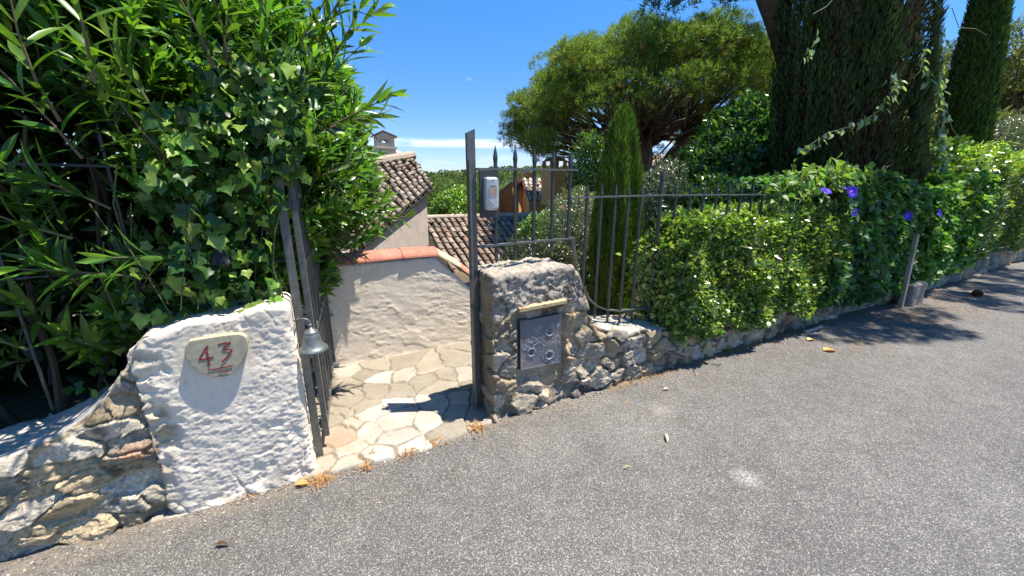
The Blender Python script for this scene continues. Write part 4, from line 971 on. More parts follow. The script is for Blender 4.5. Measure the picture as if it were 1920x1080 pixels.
# leaning white post and its footing block
ps_ = thing('stake', 'white weathered wooden post leaning in front of the vine by the road', 'post', tuple(P(5.62, .24, 0)))
g0 = ground(1692, 578); s0_, n0_ = SN(g0[0], g0[1]); t0 = onwall(1719, 440, .20)
mb = MB(); A_ = P(s0_, n0_-.02, .0); B_ = P(t0[0], .2, t0[1]); mb.bar(A_, B_, .06, .04, sv, (.33, .30, .24)); mb.build('board', M_WALL, ps_)
o = MB(); b0 = ground(1718, 572); b0s, b0n = SN(b0[0], b0[1]); V, F, c = block(b0s-.2, b0s+.22, b0n-.16, b0n, lambda s: .36+0*s, .025, lambda p, d: (.015*fbm(p, 9, 3, 7), np.array((.27, .245, .20))*(1+.2*fbm(p, 9, 3, 8))[:, None]), .03)
o = mk('stone_block', V, F, M_STONE, loc=P(b0s, b0n, 0), cols=c, smooth=True); tag(o, 'pale square stone block standing at the foot of the leaning white post', 'stone')

# ------------------------------------------------------------------ cypresses
def cypress(name, label, X, Y, z0, h, prof, N, L_, W_, base, seed, parts_trunk=True, brown=.3, flute=.16, tips=0, group=None, lean=0):
    r_ = np.random.default_rng(seed); t = thing(name, label, 'cypress', (X, Y, z0), group=group)
    u = r_.uniform(0, 1, N); a = r_.uniform(0, 2*math.pi, N); z = u*h; R0 = prof(u)
    q = np.stack([np.cos(a)*1.6, np.sin(a)*1.6, z*1.0], -1)
    fl = fbm(np.stack([np.cos(a)*3.2, np.sin(a)*3.2, z*.55/max(.4, h/8)], -1), 1, 3, seed); fine = fbm(np.stack([np.cos(a)*9, np.sin(a)*9, z*2.2], -1), 1, 3, seed+1)
    dep = r_.exponential(.10, N)
    R1 = R0*(1+flute*fl+.10*fine-dep)
    z = z + .25*flute*fl*h*.2*(u > .8)
    pos = np.stack([X+lean*z+np.cos(a)*R1, Y+np.sin(a)*R1, z0+z], -1); o_ = np.stack([np.cos(a), np.sin(a), a*0], -1)
    ax_ = nrm(o_*.35+np.array((0, 0, 1.0))+.33*rvec(N, r_)); nn = nrm(o_+.5*rvec(N, r_))
    c = colvar(N, base, .22, .1, r_)*(1+.45*fine)[:, None]
    bn = (r_.uniform(size=N) < brown*(dep > .08)) | ((fl < -.25) & (r_.uniform(size=N) < brown)); c[bn] = colvar(int(bn.sum()), (.085, .055, .03), .2, .1, r_)
    V, F, cc = scatter(BL[0], BL[1], pos, ax_, nn, L_*r_.uniform(.6, 1.3, N), W_*r_.uniform(.7, 1.3, N), np.clip(c, .005, .5))
    mk('crown', V, F, M_CYP, t, cols=cc)
    mb = MB(); zz = np.linspace(-.3, h*.93, 12); rad = np.maximum(prof(np.clip(zz/h, 0, 1))*.62, .03)
    rad[0:2] = [max(.05, rad[3]*.3), max(.05, rad[3]*.35)]
    mb.tube([(X+lean*q, Y, z0+q) for q in zz], rad, 14, (.035, .028, .018)); mb.build('trunk', M_BARK, t, smooth=True)  # wide dark core filling the crown, narrowed to a trunk at the foot
    return t
cypress('cypress', 'huge dark cypress towering behind the blue flowering vine', 5.70, 6.75, .0, 8.6, lambda u: .97*np.interp(u, [0, .10, .25, .5, .8, 1], [.96, 1.0, 1.0, .93, .62, .12]), 100000, .10, .026, (.042, .068, .017), 201, brown=.5, flute=.17, lean=-.13)
cypress('cypress', 'slender dark cypress standing further along the road at right', 11.45, 10.3, .2, 7.6, lambda u: .47*np.interp(u, [0, .08, .3, .6, .85, 1], [.72, .9, 1.0, .82, .45, .06]), 30000, .13, .035, (.04, .085, .016), 202, brown=.1, flute=.06, lean=-.085)
cypress('cypress', 'young bright green cypress right behind the fence bars', 1.17, 4.35, -.10, 2.42, lambda u: .265*np.interp(u, [0, .15, .5, .75, .88, .95, 1], [.85, 1.0, .95, .70, .44, .26, .05]), 34000, .085, .010, (.10, .18, .024), 203, brown=.18, flute=.42)
c3 = at(1281, 290, 8.2); cypress('cypress', 'small pointed cypress between the roof and the dark leafy tree', c3[0], 8.2, -.6, c3[2]+.6, lambda u: .24*np.interp(u, [0, .3, .7, 1], [.9, 1, .8, .06]), 12000, .09, .018, (.045, .10, .018), 204, brown=.1, flute=.1)
# ivy strands on the big cypress
iv2 = thing('ivy', 'pale ivy strand climbing the right side of the huge cypress', 'ivy', (5.4, 5.6, .5))
pos = []
def strand(pts, Y, n, jit):
    pts = np.array(pts, float)
    for k in range(n):
        t = rng.uniform(0, len(pts)-1); i = int(t); q = pts[i]*(1-t+i)+pts[min(i+1, len(pts)-1)]*(t-i); pos.append(at(q[0]+rng.normal(0, jit), q[1]+rng.normal(0, jit), Y+rng.normal(0, .05)))
strand([(1755, 50), (1760, 110), (1758, 160), (1765, 230), (1772, 320)], 6.15, 300, 7); strand([(1728, 95), (1735, 140), (1745, 160)], 5.75, 26, 5)
strand([(1675, 140), (1680, 165), (1640, 215), (1600, 235), (1550, 250), (1500, 285)], 5.72, 80, 5); strand([(1760, 260), (1755, 330)], 6.2, 70, 8)
strand([(1535, 60), (1512, 110)], 5.8, 10, 4)
pos = np.array(pos); m_ = len(pos)
V, F, c = scatter(HEART[0], HEART[1], pos, nrm(np.array((.2, -.3, -.6))+.5*rvec(m_)), nrm(np.array((.5, -.6, .5))+.4*rvec(m_)), .085, .075, colvar(m_, (.24, .31, .18), .2))
mk('leaves', V, F, M_IVY, iv2, cols=c)
sm = MB()
for path_, Y_ in (([(1755, 40), (1760, 110), (1758, 160), (1765, 230), (1772, 320), (1768, 400)], 6.2), ([(1675, 140), (1680, 165), (1640, 215), (1600, 235), (1550, 250), (1500, 285)], 5.74), ([(1775, 205), (1785, 240), (1800, 262), (1815, 270)], 6.1), ([(1798, 52), (1830, 54), (1850, 66)], 8.6), ([(1525, 26), (1550, 12), (1565, -5)], 5.75), ([(1758, 20), (1785, 15), (1798, 52)], 6.3)):
    sm = MB(); sm.tube([at(x, y, Y_) for x, y in path_], .0045, 5, (.30, .27, .20)); sm.build('stem', M_STEM, iv2)
# stem of the big cypress leaning down right to the wall
mb = MB(); mb.tube([at(1700, 120, 6.6), at(1722, 230, 6.35), at(1728, 330, 6.2), at(1722, 400, 6.1), at(1712, 450, 6.05)], [.05, .09, .11, .11, .13], 12, (.11, .10, .045))
o = mb.build('tree_trunk', M_BARK, None, tuple(at(1712, 440, 6.1)), smooth=True); tag(o, 'mossy brown trunk coming down between the vine and the second hedge', 'trunk')

# ------------------------------------------------------------------ pines
def pine(name, label, trunk_pts, trunk_r, fork, clumps, dens, bl_l, bl_w, seed, base=(.070, .105, .022), limbs=None, dens_map=None):
    r_ = np.random.default_rng(seed); t = thing(name, label, 'pine tree', tuple(trunk_pts[0]))
    parts = []
    for ci_, (c0, rad, flat_) in enumerate(clumps):
        m = int((dens_map or {}).get(ci_, dens)*rad**2); d = nrm(r_.normal(size=(m, 3))+np.array((0, 0, .45))); 
        pos = np.array(c0) + d*rad*np.array((1, 1, flat_))*(r_.uniform(.35, 1, m)**.5)[:, None]
        dd = nrm(d+np.array((0, 0, .7))); shade = np.clip(.75+.5*d[:, 2], .4, 1.3); K = 11
        pos = np.repeat(pos, K, 0)+.02*r_.normal(size=(m*K, 3)); dr = nrm(np.repeat(dd, K, 0)+1.0*rvec(m*K, r_))
        c = colvar(m*K, base, .2, .1, r_)
        bn = np.repeat((d[:, 2] < .05) & (r_.uniform(size=m) < .28), K); c[bn] = colvar(int(bn.sum()), (.13, .095, .04), .2, .1, r_)
        parts.append(scatter(BL[0], BL[1], pos, dr, rvec(m*K, r_), bl_l*r_.uniform(.7, 1.3, m*K), bl_w, c))
    V, F, c = join(parts); mk('crown', V, F, M_NEEDLE, t, cols=c)
    mb = MB(); mb.tube(trunk_pts, trunk_r, 12, (.16, .115, .085))
    for bi_, (c0, rad, fl) in enumerate(clumps):
        if bi_ % 2: continue
        c0 = np.array(c0); f0 = np.array(fork(c0, r_)); mid = f0*.45+c0*.55 + np.array((0, 0, -.10*np.linalg.norm(c0-f0))) + r_.normal(0, .15, 3)
        pts = []
        for k in range(8): q = k/7; pts.append(f0*(1-q)**2+2*mid*q*(1-q)+(c0+np.array((0, 0, -.1)))*q*q + (r_.normal(0, .04, 3) if 0 < k < 7 else 0))
        r1 = .040*min(1, np.linalg.norm(c0-f0)/3)+.012; mb.tube(pts, np.linspace(r1, .008, 8), 5, (.12, .095, .075))
        for j in range(4):
            e_ = c0+rad*r_.normal(0, .5, 3); mb.tube([pts[5], (pts[5]+e_)/2+r_.normal(0, .05, 3), e_], [.012, .008, .003], 4, (.11, .085, .065))
    for l_ in (limbs or []): mb.tube(l_[0], l_[1], 9, (.16, .12, .09))
    mb.build('trunk', M_BARK, t, smooth=True); return t
r_ = np.random.default_rng(301); cl_ = []
CX, CY, CZ = 4.0, 12.2, 2.9
for k in range(430):
    a = r_.uniform(0, 6.283); b = math.asin(r_.uniform(-.16, 1)); q = r_.uniform(.80, 1.0)
    lob = 1 + .09*math.sin(a*3+1)+.06*math.sin(a*7)
    c0 = (CX+4.15*q*lob*math.cos(a)*math.cos(b), CY+3.4*q*lob*math.sin(a)*math.cos(b), CZ+(2.6*math.sin(b)**.8*q if b > 0 else 3.0*math.sin(b)) + r_.normal(0, .12) + .05*(math.cos(a) > .2))
    if math.sin(b) < .14 and math.cos(a) > .1 and r_.uniform() < .65: continue
    if math.sin(a) < .2 and math.cos(a) > -.75 and math.sin(b) < .10: continue
    cl_.append((c0, r_.uniform(.36, .60), .66))
forks = [(4.0, 12.2, 2.6), (3.8, 12.0, 2.9), (4.5, 12.4, 2.9), (3.4, 12.0, 2.5), (5.2, 12.4, 3.0)]
def fk(c0, r_):
    d = [np.linalg.norm(np.array(f)-c0) for f in forks]; return forks[int(np.argmin(d))] if r_.uniform() < .7 else forks[r_.integers(0, 3)]
tr = [at(1206, 330, 12.2), at(1208, 290, 12.2), at(1206, 250, 12.2), at(1202, 225, 12.1), at(1200, 200, 12.0), at(1196, 165, 12.0)]
tr = [np.array((tr[0][0], tr[0][1], -3.0))] + tr
limbs = [([np.array((4.9, 12.5, -3)), at(1225, 320, 12.5), at(1260, 290, 12.5), at(1290, 255, 12.5), at(1320, 225, 12.4), at(1360, 200, 12.2)], [.2, .2, .17, .14, .11, .06]),
         ([at(1202, 235, 12.1), at(1225, 205, 12.1), at(1250, 175, 12.1), at(1262, 150, 12.1)], [.14, .10, .08, .05]), ([at(1205, 250, 12.2), at(1160, 225, 12.1), at(1110, 215, 12), at(1070, 200, 12)], [.11, .09, .06, .04]),
         ([at(1201, 245, 12.1), at(1150, 250, 11.6), at(1080, 245, 11.2), at(1000, 235, 11)], [.10, .07, .05, .03]), ([at(1200, 255, 12.1), at(1130, 280, 11.6), at(1070, 265, 11.2), at(1010, 250, 11)], [.08, .06, .045, .02]),
         ([at(1203, 230, 12.1), at(1240, 235, 12.1), at(1300, 220, 12.1), at(1380, 215, 12.1)], [.10, .07, .05, .03])]
pine('umbrella_pine', 'broad domed umbrella pine in the centre of the view with spreading branches', tr, [.30, .26, .24, .22, .19, .15, .11], fk, cl_, 360, .12, .0125, 302, (.132, .195, .036), limbs)
# leaning pine whose crown hangs over the road
r_ = np.random.default_rng(311); cl2 = []; dn2 = {}
for k in range(22): cl2.append(((r_.uniform(2.9, 5.6), r_.uniform(9.3, 10.6), r_.uniform(5.5, 6.3)), r_.uniform(.3, .5), .7))
for k in range(26): cl2.append(((r_.uniform(3.4, 8.2), r_.uniform(6.5, 10.8), r_.uniform(6.6, 7.6)), r_.uniform(.45, .7), .6))
# masses over the verge (they throw the shade on the asphalt)
for (px, py, rr) in ((1545, 618, .45), (1600, 612, .5), (1660, 615, .5), (1720, 612, .42), (1765, 622, .32), (1620, 590, .45), (1700, 580, .5), (1790, 555, .5), (1850, 540, .55), (1905, 545, .5), (1895, 575, .42), (1840, 560, .35), (1915, 515, .7), (1870, 520, .6), (1560, 595, .35)):
    g_ = ground(px, py); h_ = 6.3+r_.uniform(-.2, .2); cl2.append(((g_[0]+SUN_DIR.x/SUN_DIR.z*h_, g_[1]+SUN_DIR.y/SUN_DIR.z*h_, h_), rr*.95, .35)); dn2[len(cl2)-1] = 560
for k in range(16):   # shades the vine
    s_ = r_.uniform(4.2, 7.8); g_ = P(s_, r_.uniform(-.5, .0), 1.2); h_ = r_.uniform(6.2, 6.9); cl2.append(((g_[0]+SUN_DIR.x/SUN_DIR.z*(h_-1.2), g_[1]+.2, h_), .36, .5))
fk2 = lambda c0, r_: (5.2, 9.2, 5.9) if c0[1] > 8.5 else (6.4, 8.6, 6.4)
tr = [np.array((7.3, 9.6, -.5)), at(1520, 240, 9.5), at(1484, 110, 9.4), at(1462, 40, 9.3), at(1440, -10, 9.2), np.array((5.2, 9.2, 5.9))]
pine('pine_tree', 'tall pine leaning left behind the huge cypress with its crown out of view', tr, [.34, .30, .27, .25, .22, .16], fk2, cl2, 240, .13, .02, 312, (.06, .10, .02), [([at(1455, 20, 9.3), np.array((6.0, 8.8, 5.9)), np.array((6.4, 8.6, 6.4))], [.18, .15, .1])], dn2)

# ------------------------------------------------------------------ broadleaf shrubs and trees
def bush(name, label, cat, c0, rad, N, L_, W_, base, tplt, seed, z0, mat=None, bright=.2, hole=.1, lump=.22, up=.5, group=None, trunk=.05):
    r_ = np.random.default_rng(seed); c0 = np.array(c0, float); rad = np.array(rad, float)
    t = thing(name, label, cat, (c0[0], c0[1], z0), group=group)
    d = rvec(N, r_); lb_ = 1+lump*fbm(d*2.2+seed, 1, 4, seed)*1.6; q = 1-r_.exponential(.16, N); q = np.clip(q, .05, 1.1)
    pos = c0 + d*rad*(lb_*q)[:, None]
    nn = nrm(d+.7*rvec(N, r_)+np.array((0, 0, .3))); ax_ = nrm(d*.5+np.array((0, 0, up))+.8*rvec(N, r_))
    cl = fbm(pos, 1.6/rad.mean()**.5, 3, seed+3); c = colvar(N, base, .22, .1, r_)*(1+.4*cl)[:, None]
    k = r_.uniform(size=N) < bright; c[k] *= np.array((1.9, 1.6, 1.2))
    V, F, cc = scatter(tplt[0], tplt[1], pos, ax_, nn, L_*r_.uniform(.65, 1.25, N), W_*r_.uniform(.7, 1.2, N), np.clip(c, .005, .5))
    mk('crown', V, F, mat or M_HEDGE, t, cols=cc)
    mb = MB(); b = np.array((c0[0], c0[1], z0)); mb.tube([b, b*.5+c0*.5+r_.normal(0, .06, 3)*rad, c0], [trunk, trunk*.8, trunk*.4], 7, (.13, .10, .075))
    for i in range(14):
        e_ = c0+d[i]*rad*.8; f0 = b+(c0-b)*r_.uniform(.3, .9); mb.tube([f0, (f0+e_)/2+r_.normal(0, .08, 3)*rad, e_], [trunk*.4, trunk*.25, trunk*.08], 5, (.12, .095, .07))
    mb.build('trunk', M_BARK, t); return t
def b_at(name, label, cat, px, py, Y, rx, rz, N, L_, W_, base, tplt, seed, z0, **k):
    bush(name, label, cat, at(px, py, Y), (rx, rx*.9, rz), N, L_, W_, base, tplt, seed, z0, **k)
b_at('shrub', 'leafy green shrub beside the orange house and tiled roof', 'shrub', 1012, 478, 6.6, .46, .74, 6500, .085, .030, (.08, .15, .03), LA4, 401, -1.2, bright=.35)
b_at('olive_tree', 'silvery olive behind the fence between the orange house and young cypress', 'olive tree', 1078, 445, 5.9, .50, .74, 9000, .055, .013, (.13, .16, .11), LA4, 402, -.7, bright=.3)
b_at('shrub', 'tall loose leafy shrub whose top reaches beside the young cypress', 'shrub', 1106, 350, 7.0, .36, .85, 5500, .075, .03, (.075, .14, .03), OVAL, 403, -.8, bright=.3, lump=.35)
b_at('olive_tree', 'grey green olive right of the young cypress below the far roof', 'olive tree', 1240, 370, 6.3, .42, .55, 7000, .055, .013, (.11, .14, .09), LA4, 404, -.3, bright=.2)
b_at('leafy_tree', 'dark dense leafy tree left of the huge cypress', 'tree', 1385, 310, 8.6, 1.15, 1.25, 15000, .13, .055, (.05, .115, .024), OVAL, 405, -.5, bright=.15, lump=.3)
b_at('shrub', 'low dark shrub right behind the clipped hedge and railing', 'shrub', 1370, 395, 6.0, 1.0, .5, 9000, .09, .04, (.03, .07, .015), OVAL, 406, .0, bright=.1)
b_at('shrub', 'deep green shrub in the shade at the foot of the young cypress', 'shrub', 1150, 520, 5.6, .8, .5, 7000, .06, .028, (.03, .06, .015), OVAL, 407, -.1, bright=.1)
b_at('shrub', 'brownish shaded shrub behind the letterbox pillar under the bars', 'shrub', 1010, 500, 5.4, .62, .36, 5000, .055, .02, (.05, .06, .03), LA4, 408, -.6, bright=.15)
b_at('shrub', 'bright leafy tree in the valley left of the iron gate post', 'tree', 858, 398, 12.5, .85, .75, 9000, .11, .05, (.12, .22, .04), OVAL, 409, -3.2, bright=.35)
b_at('olive_tree', 'pale grey green olive at the right edge above the far hedge', 'olive tree', 1905, 275, 14.5, 1.5, 1.0, 11000, .12, .03, (.10, .12, .08), LA4, 410, .2, bright=.25)
for i, (px, py, Y, rx, rz, lab) in enumerate(((1905, 170, 24, 2.2, 1.9, 'dark pine crown far off right of the slender cypress, cut by the frame'), (1775, 150, 26, 2.4, 1.6, 'distant pine seen between the two dark cypresses'), (1960, 120, 22, 2.5, 2.2, 'far dark pine rising at the right edge of the view'), (1790, 260, 20, 2.0, 1.5, 'lower distant tree in the gap between the two dark cypresses'))):
    b_at('pine_tree', lab, 'pine tree', px, py, Y, rx, rz, 9000, .28, .07, (.10, .12, .045), BL, 420+i, -.5, mat=M_NEEDLE, bright=.15, lump=.4, trunk=.2)
for i, (px, py, Y, rx, rz, lab) in enumerate(((830, 382, 42, 2.6, 2.2, 'round dark pine down the valley behind the grey house corner'), (880, 380, 48, 2.8, 2.0, 'dark pine down the valley just left of the gate post'), (935, 383, 55, 3.0, 2.2, 'distant pine between the gate post and orange gable'), (1340, 270, 30, 2.5, 1.5, 'distant pine showing under the domed crown at right'), (1430, 230, 34, 3.0, 2.0, 'far tree glimpsed between the domed pine and huge cypress'))):
    b_at('pine_tree', lab, 'pine tree', px, py, Y, rx, rz, 6000, .38, .12, (.08, .125, .035), BL, 440+i, at(px, py, Y)[2]-rz-3, mat=M_NEEDLE, bright=.2, lump=.3, trunk=.25)
# far wooded hill
r_ = np.random.default_rng(77); parts = []
nt_ = 900; th = r_.uniform(R(-35), R(45), nt_); dd = r_.uniform(60, 330, nt_)
TX, TY = np.sin(th)*dd, np.cos(th)*dd; TZ = terrain(TX, TY)
for i in range(nt_):
    m = 90; d = rvec(m, r_); d[:, 2] = np.abs(d[:, 2])*.9-.2; rad = r_.uniform(2.5, 4.5)
    pos = np.array((TX[i], TY[i], TZ[i]+rad*.7))+d*rad*np.array((1, 1, .8)); c = colvar(m, np.array((.085, .125, .04))*r_.uniform(.7, 1.3), .2, .1, r_)
    parts.append(scatter(BL[0], BL[1], pos, nrm(d+.8*rvec(m, r_)), nrm(d+.4*rvec(m, r_)), rad*.42, rad*.32, c))
V, F, c = join(parts); o = mk('forest', V, F, M_NEEDLE, cols=c); tag(o, 'dense pine wood covering the far hillside', None, None, 'stuff')

# ------------------------------------------------------------------ houses
def tiled_patch(A_, B_, C_, D_, ncol, nrow, name, parent, seed, cols, r_frac=.36, jitter=.012):
    """roof patch: A far eave, B near eave, C far ridge, D near ridge; columns of half-round tiles run from ridge to eave"""
    r_ = np.random.default_rng(seed); A_, B_, C_, D_ = (np.array(q, float) for q in (A_, B_, C_, D_)); mb = MB()
    nrm_ = np.cross(B_-A_, C_-A_); nrm_ /= np.linalg.norm(nrm_)
    if nrm_[2] < 0: nrm_ = -nrm_
    def S(u, v): return (A_*(1-u)+B_*u)*(1-v)+(C_*(1-u)+D_*u)*v       # u along eave, v up to ridge
    # channel bed
    gu, gv = 12, 6; V = [S(i/(gu-1), j/(gv-1)) - nrm_*.02 for i in range(gu) for j in range(gv)]
    mb.add(V, grid_faces(gu, gv), np.tile((.10, .075, .055), (len(V), 1)))
    for i in range(ncol):
        for ch in (0, 1):
            u = (i+.5+.5*ch)/ncol
            if u > 1: continue
            for j in range(nrow):
                v0, v1 = j/nrow - .012, (j+1)/nrow+.03/nrow*3
                v1 = min(v1, 1.02); uj = u+r_.normal(0, jitter/ncol*8)
                p0, p1 = S(uj, v0), S(uj, v1); wdt = np.linalg.norm(S(min(1, u+.5/ncol), v0)-S(max(0, u-.5/ncol), v0)); sd_ = (S(1, v0)-S(0, v0)); sd_ /= np.linalg.norm(sd_)
                ra, rb = wdt*r_frac*1.06*r_.uniform(.95, 1.05), wdt*r_frac*.86
                sgn = 1 if ch == 0 else -1; lift0, lift1 = (.035, .012) if ch == 0 else (.03, .02)
                base = np.array(cols[r_.integers(0, len(cols))])*r_.uniform(.7, 1.2); V = []; seg = 6
                for (pp, rr_, lf_) in ((p0, ra, lift0), (p1, rb, lift1)):
                    for q in range(seg+1):
                        a = math.pi*q/seg; V.append(pp+sd_*rr_*math.cos(a)+nrm_*(sgn*rr_*.85*math.sin(a)+lf_))
                for q in range(seg+1):      # rim thickness at the lower end
                    a = math.pi*q/seg; V.append(p0+sd_*(ra-.016)*math.cos(a)+nrm_*(sgn*(ra-.016)*.85*math.sin(a)+lift0-.004))
                F = [(q, q+1, seg+2+q, seg+1+q) for q in range(seg)]+[(q, q+1, 2*seg+3+q, 2*seg+2+q) for q in range(seg)]
                mb.add(V, F, base if ch == 0 else base*.85)
    return mb.build(name, M_TILE, parent)
TC1 = [(.27, .225, .17), (.31, .26, .20), (.24, .19, .14), (.33, .29, .235), (.25, .18, .13)]
TC2 = [(.24, .18, .13), (.28, .225, .17), (.25, .165, .12), (.31, .265, .21), (.21, .17, .135), (.27, .21, .155)]
# near house with chimney
hs1 = thing('house', 'grey rendered house with old tiled roof and chimney behind the parapet', 'house', (-2.4, 6.5, -3))
A_ = at(812, 350, 8.3); B_ = at(640, 492, 5.2); C_ = at(774, 296, 9.6); D_ = at(505, 345, 6.4)
tiled_patch(A_, B_, C_, D_, 16, 11, 'roof', hs1, 501, TC1)
Aw = at(799, 368, 8.2); Bw = at(610, 520, 4.9)
ins = np.array((-.10, .12, 0))
dirw = (Bw-Aw); dirw[2] = 0; dirw /= np.linalg.norm(dirw); inw = np.array((dirw[1], -dirw[0], 0));
if inw[0] > 0: inw = -inw
def quadgrid(p00, p10, p11, p01, nu_, nv_, disp=.012, seed=1, col=(.4, .36, .32), nrm_=None):
    V = np.array([(np.array(p00)*(1-a)+np.array(p10)*a)*(1-b)+(np.array(p01)*(1-a)+np.array(p11)*a)*b for a in np.linspace(0, 1, nu_) for b in np.linspace(0, 1, nv_)])
    if nrm_ is not None: V = V+nrm_*(disp*fbm(V, 3, 4, seed))[:, None]
    cc = np.asarray(col)*(1+.10*fbm(V, 1.2, 4, seed+1))[:, None]; return V, grid_faces(nu_, nv_), cc
TA, TB = np.array((Aw[0], Aw[1], A_[2]-.02)), np.array((Bw[0], Bw[1], B_[2]-.02))
mb = MB()
V, F, c = quadgrid((TA[0], TA[1], -3), (TB[0], TB[1], -3), TB, TA, 40, 30, .012, 3, (.50, .43, .36), inw); mb.add(V, F, c)
bk = TA + np.array((-2.2, 3.2, 0)); mb.add([(TA[0], TA[1], -3), TA, bk, (bk[0], bk[1], -3)], [(0, 1, 2, 3)], (.36, .33, .30))
mb.build('wall', M_WALL, hs1)
mb = MB(); e0, e1 = A_-np.array((.04, 0, .05)), B_-np.array((.04, 0, .05)); mb.tube([e0, e0*.5+e1*.5, e1], .045, 8, (.07, .065, .06)); 
for t_ in np.linspace(.03, .97, 15): q = e0*(1-t_)+e1*t_; mb.box(q+inw*.10+np.array((0, 0, .01)), inw*.12, dirw*.03, upv*.035, (.16, .13, .10))
mb.build('gutter', M_WALL, hs1)
# far slope and ridge so the roof is solid from the side
rg = MB(); rg.tube([C_+np.array((0, 0, .05)), C_*.5+D_*.5+np.array((0, 0, .05)), D_+np.array((0, 0, .05))], .11, 10, (.36, .30, .24)); bk1, bk2 = C_+np.array((-1.8, 2.6, -.9)), D_+np.array((-3, 1.5, -.9)); rg.add([C_, D_, bk2, bk1], [(0, 1, 2, 3)], (.3, .22, .17))
rg.add([A_, C_, bk1], [(0, 1, 2)], (.36, .33, .30)); rg.build('ridge', M_TILE, hs1)
# chimney with little arched cowl
chb = at(722, 290, 9.2); cw = .20; chx = np.array((1, .45, 0)); chx /= np.linalg.norm(chx); chy = np.array((-chx[1], chx[0], 0))
ztop = at(722, 284, 9.2)[2]; zc1 = at(722, 279, 9.2)[2]; zc2 = at(722, 258, 9.2)[2]; z3 = at(722, 252, 9.2)[2]
mb = MB(); CW = (.58, .50, .40)
mb.box((chb[0], chb[1], (zc1+chb[2]-.9)/2), chx*.22, chy*.18, upv*((zc1-chb[2]+.9)/2), CW)
mb.box((chb[0], chb[1], zc1+.015), chx*.25, chy*.21, upv*.02, CW)
ctr = np.array((chb[0], chb[1], 0)); zz0, zz1 = zc1+.035, zc2
ho = .055                                             # arched openings: pillars plus arch blocks
for sx_ in (-1, 1):
    for sy_ in (-1, 1):
        mb.box(ctr+chx*sx_*.15+chy*sy_*.12+upv*(zz0+zz1)/2, chx*.05, chy*.045, upv*(zz1-zz0)/2, CW)
for sy_ in (-1, 1):
    mb.box(ctr+chy*sy_*.12+upv*(zz1-.02), chx*.10, chy*.045, upv*.02, CW)
    for k in range(7):
        a = math.pi*(k+.5)/7; mb.box(ctr+chy*sy_*.12+chx*.085*math.cos(a)+upv*(zz1-.10+.075*math.sin(a)), chx*.022, chy*.044, upv*.026, CW)
    mb.box(ctr+chy*sy_*.12+upv*(zz0+.04), chx*.10, chy*.043, upv*.04, CW)
mb.add([ctr-chx*.22-chy*.19+upv*zz1, ctr+chx*.22-chy*.19+upv*zz1, ctr+chx*.22+chy*.19+upv*zz1, ctr-chx*.22+chy*.19+upv*zz1, ctr-chx*.22*.0-chy*.19+upv*(zz1+.10)-chx*.03, ctr+chy*.19+upv*(zz1+.10)-chx*.03], [(0, 1, 2, 3), (0, 4, 1), (3, 2, 5)], CW)
chm = mb.build('chimney', M_WALL, hs1)
mb = MB()
for sx_, zz in ((-1, 0), (1, 0)):
    a_ = ctr-chx*.03+upv*(zz1+.115); b_ = ctr+chx*sx_*.27+upv*(zz1-.0); mb.add([a_-chy*.22, a_+chy*.22, b_+chy*.22, b_-chy*.22, a_-chy*.22+upv*.018, a_+chy*.22+upv*.018, b_+chy*.22+upv*.018, b_-chy*.22+upv*.018], [(0, 1, 2, 3), (7, 6, 5, 4), (0, 3, 7, 4), (1, 5, 6, 2), (2, 6, 7, 3)], (.33, .24, .19))
mb.build('chimney_roof', M_TILE, chm)
q = at(744, 292, 9.5); mb = MB(); mb.lathe((q[0], q[1], q[2]-.1), [(.13, -.6), (.13, .12), (.17, .13), (.17, .16), (.02, .22)], 16, CW); mb.box((q[0]+.0, q[1]-.13, q[2]), (.03, 0, 0), (0, .012, 0), (0, 0, .06), (.03, .03, .03)); mb.build('flue', M_WALL, hs1)
q = at(778, 303, 9.5)
# lower house roof seen from above
hs2 = thing('house', 'low house whose weathered clay tile roof lies left of the letterbox pillar', 'house', (.5, 9, -3))
rA, rB = at(795, 640, 6.5), at(1120, 640, 7.4)
C2, D2 = at(790, 412, 11.5), at(1075, 404, 12.2)
A2_ = np.array((-.40-.55, 6.3, C2[2]-1.55)); B2_ = np.array((2.55, 7.0, C2[2]-1.55)); 
tiled_patch(A2_+np.array((.55, 0, 0)), B2_+np.array((.55, 0, 0)), C2, D2, 24, 16, 'roof', hs2, 502, TC2)
mb = MB()
for t_ in np.linspace(0, 1, 12)[:-1]: a_ = C2*(1-t_)+D2*t_; b_ = C2*(1-t_-1/11.)+D2*(t_+1/11.); mb.tube([a_+upv*.04, b_+upv*.05], [.10, .085], 10, np.array((.46, .39, .31))*random.uniform(.8, 1.1))
mb.build('ridge', M_TILE, hs2)
mb = MB(); A3, B3 = A2_+np.array((.6, .1, -.08)), B2_+np.array((.45, .1, -.08)); C3, D3 = C2+np.array((.05, -.05, -.1)), D2+np.array((-.05, -.05, -.1))
def dz(p_, z_): return np.array((p_[0], p_[1], z_))
for a_, b_ in ((A3, B3), (C3, A3), (B3, D3), (D3, C3)): mb.add([dz(a_, -4.5), dz(b_, -4.5), b_, a_], [(0, 1, 2, 3)], (.42, .37, .31))
mb.build('wall', M_WALL, hs2)
# small iron railing on the stair beyond the parapet
sr = thing('railing', 'thin dark stair railing against the grey house wall', 'railing', tuple(at(780, 480, 5.6)))
mb = MB(); mb.tube([at(735, 492, 5.3), at(803, 461, 5.9)], .008, 6); mb.build('handrail', M_METAL2, sr, cols=False)
for k in range(13):
    x_ = 740+k*5.2; Yk = 5.3+.6*k/12.; top_ = at(x_, 490-k*2.35, Yk); mb = MB(); mb.tube([top_, top_-upv*.7], .005, 5); mb.build('baluster', M_METAL2, sr, cols=False)
